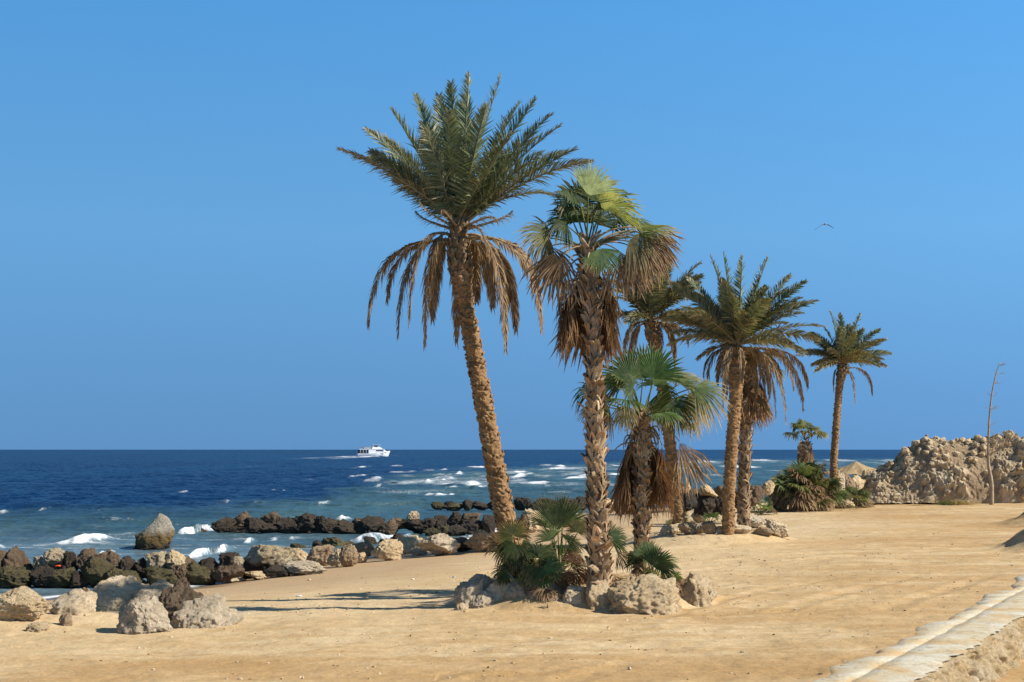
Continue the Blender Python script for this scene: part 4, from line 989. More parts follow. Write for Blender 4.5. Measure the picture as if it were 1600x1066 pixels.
# ------------------------------------------------------------------ rubble bank on the right
def bank():
    D = 79.0; kx = D / FPX
    nx, ny = 700, 210
    xs = np.linspace(1352, 1760, nx)
    top = np.interp(xs, [1352, 1370, 1392, 1413, 1425, 1440, 1458, 1470, 1483, 1510, 1539, 1570, 1600, 1640, 1700, 1760], [768, 737, 726, 716, 699, 692, 676, 677, 681, 682, 679, 676, 674, 678, 690, 730])
    hgt = (778 - top) * kx
    X = (xs - 800) * kx
    rows = []
    for j, s in enumerate(np.linspace(0, 1, ny)):
        # s: 0 foot in front, .55 crest, 1 foot behind
        if s < .55:
            q = s / .55; yy = 2.3 * q ** 1.5; zz = hgt * np.sin(q * pi / 2) ** .8
        else:
            q = (s - .55) / .45; yy = 2.3 + 5 * q; zz = hgt * (1 - q ** 1.6)
        rows.append(np.stack([X, D + yy + 0 * X, 1.0 + zz], -1))
    pts = np.array(rows)
    p = pts.reshape(-1, 3)
    f1 = fbm(p * .55, 4, 15)
    pw = p + .22 * np.stack([fbm(p * 1.7, 3, 61), fbm(p * 1.7, 3, 62), fbm(p * 1.7, 3, 63)], 1)
    pm = smooth(-.10, .20, fbm(p * np.array([.5, .8, .3]), 3, 44) + .30 * smooth(.75, 1.0, (p[:, 2] - 1) / np.tile(np.maximum(hgt, .1), ny)) - .05)
    disp = .26 * f1 + .10 * fbm(p * 2.2, 4, 8, .6) + .05 * fbm(p * 7, 3, 9, .6)
    stone = np.zeros(len(p))
    for sc, am, thr, sd in ((.85, .42, .55, 5), (1.9, .30, .45, 25), (4.0, .16, .40, 35), (8.0, .07, .3, 45)):
        e, idn = cells(pw * sc + sd, sd)
        up = smooth(.02, .30, e) * np.clip(idn - thr, 0, 1) / (1 - thr) * (.12 + .88 * pm)
        disp = disp + am * up; stone = np.maximum(stone, smooth(.12, .45, up))
    n = np.stack([0 * disp, -np.ones_like(disp) * .85, np.ones_like(disp) * .5], -1)
    m = np.clip((p[:, 2] - .8) / 1.0, 0, 1) * np.repeat(np.ones(1), len(p))
    p2 = p + n * (disp * (.3 + .7 * m))[:, None] + np.stack([.2 * fbm(p * 1.5 + 9, 3, 30), 0 * disp, 0 * disp], -1)
    mb = MB(); mb.grid(p2.reshape(ny, nx, 3))
    b = (float(X.mean()), D, 1.1)
    o = mb.build('rubble_bank', M_BANK, None, b, attrs={'stone': stone})
    tag(o, 'long high bank of rubble and earth studded with pale stones', 'rock bank')
    r = np.random.default_rng(3); G = p2.reshape(ny, nx, 3)
    stones = 0
    for k in range(900):
        i = r.integers(4, int(ny * .58)); j = r.integers(6, int(nx * .63))
        q = G[i, j]
        # bands of stones run down below the summit and along the crest
        crest = i > ny * .44
        px = xs[j]
        band = crest or abs(px - (1462 + .25 * (ny * .55 - i) / 2)) < 16 or abs(px - 1530) < 14 or abs(px - 1590) < 14 or r.random() < .12
        if not band: continue
        s = r.uniform(.10, .26) * (1.25 if crest else 1)
        kk = r.integers(0, len(ROCK_LIB)); key = (kk, 'bank' + str(r.integers(0, 2)))
        if key not in ROCK_MESH:
            m2 = MB(); m2.add(ROCK_LIB[kk][0], None, ROCK_LIB[kk][1])
            so = m2.build('stone', M_LIME if key[1] == 'bank0' else M_PALE); ROCK_MESH[key] = so.data
        else:
            so = bpy.data.objects.new('stone', ROCK_MESH[key]); COL.objects.link(so)
        so.parent = o; so.location = q - np.array(b) + np.array([0, -.05, .02]); so.scale = (s, s * .8, s * .75); so.rotation_euler = (r.uniform(-.5, .5), r.uniform(-.5, .5), r.uniform(0, 6))
        stones += 1
        if stones >= 72: break
bank()
g = 'fallen stones at the foot of the rock bank'
rb = np.random.default_rng(17)
xs_ = sorted(rb.uniform(1388, 1598, 11))
for k_, px_ in enumerate(xs_):
    w_ = rb.uniform(6, 22)
    rock(px_, rb.uniform(781, 787), w_, w_ * rb.uniform(.35, .6), [M_LIME, M_BANK, M_GREY][k_ % 3], f'small fallen stone at the foot of the rock bank, {ORD[k_]} along from its sloping end', 'stone', g, seed=700 + k_)

# ------------------------------------------------------------------ bare sapling
def sapling():
    d = 76.5
    b = P(1549, 774, d); org = np.array([b[0], b[1], tz(b[0], b[1])])
    root = empty('bare_tree', org, 'thin leafless sapling with a bent stem in front of the rock bank', 'tree')
    k = d / FPX
    main = np.array([org + [0, 0, -.1]] + [P(x, y, d) for x, y in ((1549, 755), (1545, 730), (1544, 705), (1545, 670), (1548, 630), (1553, 598), (1560, 572), (1563, 566))])
    pth, q, s = ring_path(main, 60)
    mb = MB(); mb.tube(pth, np.interp(q, s, [v * k * .8 for v in (4.6, 4.2, 3.4, 2.5, 2.0, 1.6, 1.2, .7, .4)]), 8)
    mb.build('trunk', M_TWIG, root, org)
    r = np.random.default_rng(9)
    def twig(mb, p, dv, L, rad, lev):
        n = 6; pts = [p]
        for i in range(n):
            dv = unit(dv + r.normal(0, .18, 3) + np.array([0, 0, .06])); pts.append(pts[-1] + dv * L / n)
        mb.tube(np.array(pts), np.linspace(rad, rad * .4, n + 1), 4, (.95, .9, .85))
        if lev > 0:
            for i in range(2, n + 1):
                for _ in range(2 if lev > 1 else 1):
                    twig(mb, pts[i], unit(dv + r.normal(0, .7, 3)), L * .45, rad * .55, lev - 1)
    bm = MB(); b0 = P(1546, 712, d)
    twig(bm, b0, np.array([.75, -.1, .6]), 1.25, .035, 2); twig(bm, b0 + np.array([.05, 0, .1]), np.array([.9, .1, .3]), 1.3, .03, 2); twig(bm, b0, np.array([.5, -.2, .8]), 1.0, .03, 2)
    bm.build('branch', M_TWIG, root, org)
    for (x, y) in ((1546, 665), (1548, 640), (1550, 620), (1553, 600), (1558, 585), (1561, 572)):
        tm = MB()
        for _ in range(4):
            twig(tm, P(x, y, d), unit(np.array([r.choice([-.6, 1, 1]), r.normal(0, .4), r.uniform(-.1, .7)])), r.uniform(.22, .42), .008, 1)
        tm.build('twig', M_TWIG, root, org)
sapling()

# ------------------------------------------------------------------ straw sunshade
def sunshade():
    d = 88.0; k = d / FPX
    c = P(1338, 738, d); apex = P(1336, 721, d)
    zg = tz(c[0], c[1]); org = np.array([c[0], c[1], zg])
    root = empty('straw_sunshade', org, 'straw thatched beach sunshade peeping over the rocks beside the bank', 'sunshade')
    n, m = 72, 14
    a = np.linspace(0, 2 * pi, n, endpoint=False)
    rr = np.random.default_rng(5)
    rows = []
    for j in range(m):
        t = j / (m - 1)
        R = 2.05 * t + .02; z = apex[2] - (apex[2] - c[2] + .05) * (1 - (1 - t) ** 1.5) 
        rag = rr.uniform(-.06, .06, n) * (t > .4) + .05 * np.sin(a * 8) * t
        rows.append(np.stack([c[0] + np.cos(a) * (R + rag), c[1] + np.sin(a) * (R + rag), z + rag * .7 - (.12 * rr.random(n) if j == m - 1 else 0)], -1))
    mb = MB(); mb.grid(np.array(rows), np.ones(3) * np.array([1.0, .95, .8]), True); mb.build('thatch_roof', M_TWIG, root, org)
    pm = MB(); pm.tube(np.array([[c[0], c[1], zg - .2], [c[0], c[1], apex[2] - .1]]), .06, 8); pm.build('pole', M_TWIG, root, org)
sunshade()

# ------------------------------------------------------------------ broken concrete strip at the lower right
def ledge():
    t_ = NT('worn_concrete')
    geo = t_.n('ShaderNodeNewGeometry'); pos = geo.outputs['Position']
    n1 = t_.noise(pos, 1.6, 6, .65, .4); n2 = t_.noise(pos, 18, 5, .65)
    c = t_.ramp(n1.outputs['Fac'], [(.40, (.58, .42, .225)), (.50, (.58, .50, .35)), (.64, (.64, .60, .48))])
    c = t_.mix(t_.ramp(n2.outputs['Fac'], [(.30, 1.0), (.42, 0.0)]), c, (.30, .21, .12))
    st = t_.noise(t_.vmath('MULTIPLY', pos, (1.4, 1.4, 1)), 4.0, 4, .7)
    c = t_.mix(t_.ramp(st.outputs['Fac'], [(.56, 0.0), (.64, .55)]), c, (.28, .20, .12))
    bp = t_.n('ShaderNodeBump', {'Height': n2.outputs['Fac'], 'Strength': .6, 'Distance': .02})
    t_.surf(t_.n('ShaderNodeBsdfPrincipled', {'Base Color': c, 'Roughness': .9, 'Specular IOR Level': .2, 'Normal': bp.outputs[0]}).outputs[0])
    A, Dv, Nv = LEDGE_A, LEDGE_D, LEDGE_N
    n = 1100; s = np.linspace(-7, 26, n)
    prof = [(-.14, -.05), (-.04, .02), (.03, .045), (.2, .06), (.40, .066), (.425, .05), (.45, .068), (.62, .075), (.95, .08), (1.16, .062)]
    org = np.array([A[0] + Dv[0] * 5, A[1] + Dv[1] * 5, 1.1])
    root = empty('low_wall', org, 'low broken concrete strip with a crumbling stone side along the track', 'wall')
    gz = terrain(A[0] + Dv[0] * s - Nv[0] * .4, A[1] + Dv[1] * s - Nv[1] * .4, False)
    ker = np.ones(41) / 41; gz = np.convolve(np.pad(gz, 20, 'edge'), ker, 'valid')
    rag = .10 * fbm(np.stack([s * 1.3, 0 * s, 0 * s], 1), 4, 3) + .07 * fbm(np.stack([s * 6, 0 * s, 0 * s], 1), 3, 6)
    ragl = .30 * fbm(np.stack([s * .8, 0 * s + 5, 0 * s], 1), 4, 4)
    rows = []
    for k, (u, h) in enumerate(prof):
        uu = u + rag * (u / 1.16) ** 2 * (u > .5) + ragl * (u < .1)
        hh = gz + h + .022 * fbm(np.stack([s * 2, 0 * s + u * 5, 0 * s], 1), 3, 8)
        rows.append(np.stack([A[0] + Dv[0] * s + Nv[0] * uu, A[1] + Dv[1] * s + Nv[1] * uu, hh], -1))
    mb = MB(); mb.grid(np.array(rows)); mb.build('concrete_cap', t_.m, root, org)
    rows = []
    for k, t in enumerate(np.linspace(0, 1, 44)):
        uu = 1.12 + rag + .38 * t ** 1.2; hh = gz + .058 - .62 * t
        rows.append(np.stack([A[0] + Dv[0] * s + Nv[0] * uu, A[1] + Dv[1] * s + Nv[1] * uu, hh], -1))
    p = np.array(rows); q = p.reshape(-1, 3)
    e1, i1 = cells(q * 3.0 + .35 * np.stack([fbm(q * 4, 2, 71), fbm(q * 4, 2, 72), fbm(q * 4, 2, 73)], 1), 5); e2, i2 = cells(q * 7.0, 15)
    dsp = .10 * smooth(.02, .25, e1) * i1 + .07 * smooth(.02, .25, e2) * i2 + .06 * fbm(q * 5, 4, 2)
    tt = np.repeat(np.linspace(0, 1, 44), n)
    q = q + np.array([Nv[0], Nv[1], .45]) * (dsp * smooth(0, .12, tt))[:, None]
    mb = MB(); mb.grid(q.reshape(44, n, 3)); mb.build('stone_side', M_CRUMB, root, org)
ledge()

# ------------------------------------------------------------------ boat
def boat():
    D = 770.0; k = D / FPX
    c = on_z(583, 713); c = np.array([(583 - 800) / FPX * D, D, 0.0])
    W = mat_plain('white_gelcoat', (.82, .83, .84), .35, .5, .05, .5)
    G = mat_plain('dark_glazing', (.03, .04, .06), .2, .5, .1, .5)
    Gr = mat_plain('deck_grey', (.30, .33, .35), .6, .3, .1, .5)
    root = empty('boat', c, 'white two-deck motor boat heading right near the horizon', 'boat'); root.rotation_euler = (0, 0, radians(16)); root.scale = (1.13, 1.13, 1.13)
    L = 15.0
    # hull: sections from stern (-) to bow (+)
    xs = np.linspace(-L / 2, L / 2, 24); rows = []
    for x in xs:
        t = (x + L / 2) / L
        b = 2.2 * (1 - max(0, (t - .55) / .45) ** 2.2) + .02
        sh = 1.55 + 1.9 * max(0, t - .3) ** 1.3; 
        keel = -.35
        xo = lambda z: x + (1.1 * max(0, (t - .75) / .25) * (z / 3.0))
        rows.append([[xo(keel), 0, keel], [xo(0), -b * .72, 0], [xo(.9), -b * .92, .9], [xo(sh), -b, sh], [xo(sh), -b * .9, sh], [xo(sh - .25), -b * .85, sh - .25], [xo(sh - .25), b * .85, sh - .25], [xo(sh), b * .9, sh], [xo(sh), b, sh], [xo(.9), b * .92, .9], [xo(0), b * .72, 0]])
    mb = MB(); mb.grid(np.array(rows), None, True)
    hull = mb.build('hull', W, root, (0, 0, 0), smooth_=False)
    tm = MB(); tm.add([rows[0][i] for i in (1, 2, 3, 8, 9, 10)], [(0, 1, 4, 5), (1, 2, 3, 4)]); tm.build('transom', W, root)
    m = MB(); m.box((-L / 2 + 5.2, -1.95, 1.5), (L / 2 - 2.4, 1.95, 3.4)); m.build('cabin', W, root, smooth_=False)
    m = MB(); m.add([(L / 2 - 2.4, -1.9, 1.9), (L / 2 - 2.4, 1.9, 1.9), (L / 2 - 2.4, 1.9, 3.4), (L / 2 - 2.4, -1.9, 3.4), (L / 2 - .7, -1.3, 2.3), (L / 2 - .7, 1.3, 2.3)], [(0, 1, 5, 4), (3, 4, 5, 2)], [(0, 4, 3), (1, 2, 5)]); m.build('foredeck', W, root, smooth_=False)
    for s in (-1, 1):
        m = MB(); m.box((L / 2 - 6.2, s * 1.97 - .03, 2.55), (L / 2 - 2.7, s * 1.97 + .03, 3.1)); m.build('window', G, root, smooth_=False)
        m = MB(); m.box((-L / 2 + .8, s * 1.75 - .03, 1.5), (-L / 2 + 5.1, s * 1.75 + .03, 3.2)); m.build('opening_shade_panel', G, root, smooth_=False)  # solid dark panel paints the shade inside the open aft deck
        for x in (-L / 2 + 1.2, -L / 2 + 2.6, -L / 2 + 4.0):
            m = MB(); m.tube([(x, s * 1.9, 1.3), (x, s * 1.9, 3.4)], .07, 6); m.build('post', W, root)
    m = MB(); m.box((-L / 2 + .6, -2.1, 3.4), (L / 2 - 2.2, 2.1, 3.65)); m.build('upper_deck', W, root, smooth_=False)
    m = MB(); m.add([(-.6, -1.7, 3.65), (L / 2 - 3.0, -1.5, 3.65), (L / 2 - 3.0, 1.5, 3.65), (-.6, 1.7, 3.65), (-.2, -1.6, 4.9), (L / 2 - 4.4, -1.4, 4.7), (L / 2 - 4.4, 1.4, 4.7), (-.2, 1.6, 4.9)],
                    [(0, 1, 5, 4), (1, 2, 6, 5), (2, 3, 7, 6), (3, 0, 4, 7), (4, 5, 6, 7)]); m.build('wheelhouse', W, root, smooth_=False)
    m = MB(); m.box((.6, -1.75, 4.75), (2.2, 1.75, 5.4)); m.build('windscreen', G, root, smooth_=False)
    m = MB(); m.box((-.5, -1.8, 5.5), (L / 2 - 4.0, 1.8, 5.62)); m.build('canopy', W, root, smooth_=False)
    m = MB()
    for x in (-.2, 1.4, 3.0):
        for s in (-1, 1): m.tube([(x, s * 1.6, 4.7), (x, s * 1.6, 5.5)], .06, 6)
    m.build('canopy_frame', Gr, root)
    m = MB()
    for s in (-1, 1):
        m.tube([(-L / 2 + .7, s * 2, 4.5), (-.8, s * 2, 4.6)], .04, 5)
        for x in np.linspace(-L / 2 + .7, -.9, 6): m.tube([(x, s * 2, 3.6), (x, s * 2, 4.55)], .04, 5)
    m.build('railing', Gr, root)
    m = MB(); m.box((-4.6, -1.5, 3.65), (-1.2, 1.5, 4.45)); m.build('deck_seat', Gr, root, smooth_=False)
    m = MB(); m.tube([(-.3, 0, 5.6), (-.5, 0, 7.0)], .05, 6); m.build('mast', Gr, root)
boat()

# ------------------------------------------------------------------ gull (one continuous body)
def gull():
    d = 85.0; k = d / FPX; c = P(1289.5, 351, d)
    pts = []; n = 41
    for s in np.linspace(-1, 1, n):
        a = abs(s)
        x = s * .56 * (1.06 if s < 0 else .98)
        z = .02 - (.33 if s < 0 else .24) * a ** 1.7; y = .06 * a + .10 * a * a
        ch = .17 * (1 - a) ** .6 + .035; th = .065 * np.exp(-(s / .09) ** 2) + .010
        if a < .12: ch += .0
        ring = [(x, y - ch * .5 - (.16 * np.exp(-(s / .06) ** 2)), z - .2 * th), (x, y - ch * .2, z + th), (x, y + ch * .4, z + th * .6), (x, y + ch * .7 + (.14 * np.exp(-(s / .06) ** 2)), z), (x, y + ch * .3, z - th * .8), (x, y - ch * .2, z - th)]
        pts.append(ring)
    pts = np.array(pts)
    s = np.linspace(-1, 1, n); a = np.abs(s)
    white = np.array([.75, .75, .72]); dark = np.array([.10, .10, .11])
    cc = np.array([np.tile(white * math.exp(-(x / .08) ** 2) + dark * (1 - math.exp(-(x / .08) ** 2)), (6, 1)) for x in s])
    mb = MB(); mb.grid(pts, cc, True)
    o = mb.build('gull', mat_attr('feathers'), None, (0, 0, 0)); o.location = c
    tag(o, 'gull gliding with arched dark wings and a pale body in the open sky', 'bird')
gull()

# ------------------------------------------------------------------ litter
m = MB(); v, f = rock_shape(4, 4, .3, 3); m.add(v * np.array([.085, .06, .035]), None, f)
o = m.build('rag', mat_plain('red_cloth', (.75, .08, .02), .8)); c = P(93, 884, 42.15); o.location = c + np.array([0, -.15, 0]); tag(o, 'crumpled orange-red rag caught between the near breakwater boulders', 'rag')
def litter(px, py, size, col, label, sd):
    v, f = rock_shape(sd, 4, .25, 4); b = ground_at(px, py)
    m = MB(); m.add(v * np.array(size) / 2, None, f); o = m.build('litter_scrap', mat_plain('scrap_plastic', col, .5)); o.location = b + np.array([0, 0, size[2] * .3]); tag(o, label, 'litter', 'scraps on the sand')
litter(467, 932.5, (.16, .12, .05), (.8, .8, .78), 'flat white scrap alone on the smooth damp sand', 5)
litter(483, 907, (.12, .1, .06), (.65, .4, .22), 'small orange scrap on the damp sand below the rock row', 6)
litter(709, 903, (.08, .07, .05), (.35, .40, .55), 'tiny bluish scrap on the sand left of the front mound', 7)
litter(645, 906, (.09, .07, .05), (.75, .72, .66), 'tiny white scrap on the sand halfway up the beach', 8)

# ================================================================== GROUND
def polar(ds, angs):
    Dg, Ag = np.meshgrid(ds, angs, indexing='ij')
    return Dg * np.tan(Ag), Dg
def ground():
    ds = np.concatenate([np.linspace(.5, 15, 40, endpoint=False), np.geomspace(15, 150, 1050)])
    tn = np.concatenate([np.linspace(-2.2, -.46, 60, endpoint=False), np.linspace(-.46, .46, 1000), np.linspace(.46, 2.2, 60)[1:]])
    Dg, Tg = np.meshgrid(ds, tn, indexing='ij')
    X, Y = (Dg * Tg).ravel(), Dg.ravel()
    z = terrain(X, Y)
    s = shore_dist(X, Y)
    p0 = np.stack([X, Y, 0 * X], 1)
    damp = 1 - smooth(4.0, 9.5, s + 1.5 * fbm(p0 / 3, 3, 31))
    wet = 1 - smooth(.2, 1.6, s + .4 * fbm(p0 / 1.2, 2, 33))
    berm = np.exp(-((s - 11 + 1.2 * fbm(p0 / 2.5, 3, 35)) / 1.7) ** 2)
    track = smooth(13, 19, s)
    t = NT('sand')
    geo = t.n('ShaderNodeNewGeometry'); pos = geo.outputs['Position']
    A = lambda n: t.n('ShaderNodeAttribute', attribute_name=n).outputs['Fac']
    big = t.noise(pos, .22, 5, .6, .5); mid = t.noise(pos, 1.3, 6, .65, .3); fine = t.noise(pos, 16, 5, .7); grain = t.noise(pos, 70, 3, .7)
    strk = t.noise(t.vmath('MULTIPLY', pos, (.35, 1.7, 1)), 1.0, 6, .68, .8)
    c = t.mix(t.ramp(big.outputs['Fac'], [(.35, 0.0), (.65, 1.0)]), (.58, .42, .225), (.66, .505, .30))
    c = t.mix(t.math('MULTIPLY', t.ramp(strk.outputs['Fac'], [(.42, 0.0), (.62, 1.0)]), t.math('MULTIPLY', A('track'), .8)), c, (.47, .295, .125))
    band = t.noise(t.vmath('MULTIPLY', pos, (.06, .26, 1)), 1.0, 5, .6, 1.2)
    c = t.mix(t.math('MULTIPLY', t.ramp(band.outputs['Fac'], [(.46, 0.0), (.62, 1.0)]), t.math('MULTIPLY', A('track'), .8)), c, (.44, .265, .105))
    c = t.mix(t.math('MULTIPLY', t.ramp(mid.outputs['Fac'], [(.48, 0.0), (.66, 1.0)]), .6), c, (.46, .30, .14))
    c = t.mix(t.math('MULTIPLY', A('damp'), .75), c, (.42, .28, .155))
    c = t.mix(t.math('MULTIPLY', A('wet'), .8), c, (.20, .13, .075))
    peb = t.math('MULTIPLY', t.ramp(t.noise(pos, 9, 5, .8).outputs['Fac'], [(.52, 0.0), (.62, 1.0)]), t.math('MULTIPLY', A('berm'), .7))
    c = t.mix(peb, c, (.60, .48, .32))
    sp = t.ramp(t.noise(pos, 26, 3, .75).outputs['Fac'], [(.31, 1.0), (.37, 0.0)])
    c = t.mix(t.math('MULTIPLY', sp, .65), c, (.24, .14, .07))
    c = t.mix(1.0, c, t.ramp(fine.outputs['Fac'], [(.3, .80), (.7, 1.16)]), 'MULTIPLY')
    h = t.math('ADD', t.math('MULTIPLY', fine.outputs['Fac'], .6), t.math('MULTIPLY', grain.outputs['Fac'], .25))
    h = t.math('ADD', h, t.math('MULTIPLY', strk.outputs['Fac'], .8))
    bp = t.n('ShaderNodeBump', {'Height': h, 'Strength': t.math('SUBTRACT', .55, t.math('MULTIPLY', A('damp'), .35)), 'Distance': .045})
    rg = t.math('SUBTRACT', .95, t.math('MULTIPLY', A('wet'), .4))
    t.surf(t.n('ShaderNodeBsdfPrincipled', {'Base Color': c, 'Roughness': rg, 'Specular IOR Level': .2, 'Normal': bp.outputs[0]}).outputs[0])
    mb = MB(); mb.grid(np.stack([X, Y, z], 1).reshape(len(ds), len(tn), 3))
    o = mb.build('ground', t.m, attrs={'damp': damp, 'wet': wet, 'berm': berm, 'track': track})
    o['kind'] = 'structure'
ground()

def pebbles():
    r = np.random.default_rng(77)
    mb = MB(); v0, f0 = ICO[1]
    n = 15000
    d = np.where(r.random(n) < .6, r.uniform(17, 42, n), r.uniform(30, 80, n)); a = r.uniform(-.40, .40, n); x, y = a * d, d
    s = shore_dist(x, y)
    pr = .12 + .9 * np.exp(-((s - 11) / 2.0) ** 2) + .25 * (s > 13)
    k = (r.random(n) < pr) & (s > 3.5)
    x, y = x[k], y[k]; z = terrain(x, y)
    for i in range(len(x)):
        q = r.random(); sz = .006 + .026 * q ** 6
        v = v0 * (1 + .25 * r.normal(size=(len(v0), 1))) * np.array([1, 1, .65]) * sz * r.uniform(.7, 1.4, 3)
        cc = [(.50, .40, .27), (.40, .27, .15), (.26, .17, .09), (.60, .50, .36), (.48, .33, .16), (.50, .36, .18)][r.integers(0, 6)]
        mb.add(v + np.array([x[i], y[i], z[i] + sz * .2]), None, f0, cc)
    o = mb.build('pebbles', mat_attr('pebble'), smooth_=False); o['kind'] = 'stuff'; tag(o, 'scattered small pebbles and clods on the sand')
pebbles()

def grass():
    r = np.random.default_rng(79); mb = MB()
    for cx, cy, w, n, dry in ((1482, 777, 16, 260, .2), (1502, 776, 20, 420, .9)):
        for _ in range(n):
            b = P(cx + r.normal(0, w * .5), cy, 77.5 + r.uniform(-.5, .6)); b[2] = tz(b[0], b[1])
            h = r.uniform(.12, .42) * (1 - .3 * dry); dv = np.array([r.normal(0, .14), r.normal(0, .14), h])
            sd = unit(np.array([r.normal(), r.normal(), 0])) * .014
            cc = (np.array([.08, .13, .03]) * (1 - dry) + np.array([.40, .30, .15]) * dry) * r.uniform(.7, 1.3)
            mb.add([b - sd, b + sd, b + dv], None, [(0, 1, 2)], cc)
    o = mb.build('grass', M_FAN); o['kind'] = 'stuff'; tag(o, 'tufts of green and dry grass at the foot of the rock bank')
grass()

def dry_debris():
    r = np.random.default_rng(81); mb = MB()
    for (cx, cy, wx, wy, n) in ((1.5, 28.4, 1.3, .9, 420), (.2, 28.6, .8, .6, 220), (6.6, 49.2, 2.2, .9, 260), (14.8, 72.5, 2.4, .8, 260)):
        for _ in range(n):
            x, y = cx + r.normal(0, wx * .6), cy + r.normal(0, wy * .6); z = tz(x, y) + .01
            L = r.uniform(.12, .5); a = r.uniform(0, 2 * pi); dv = np.array([cos(a) * L, sin(a) * L, r.uniform(0, .25) * L]); sd = np.array([-sin(a), cos(a), .5]) * r.uniform(.006, .016)
            b = np.array([x, y, z]); cc = STRAW * r.uniform(.35, 1.1) if r.random() < .7 else BROWN * r.uniform(.6, 1.2)
            mid = b + dv * .5 + np.array([0, 0, .04 * L])
            mb.add([b - sd, b + sd, mid + sd, mid - sd, b + dv], [(0, 1, 2, 3)], [(3, 2, 4)], cc)
    o = mb.build('dry_leaves', M_DEAD); o['kind'] = 'stuff'; tag(o, 'fallen dry leaf blades littering the palm mounds')
dry_debris()

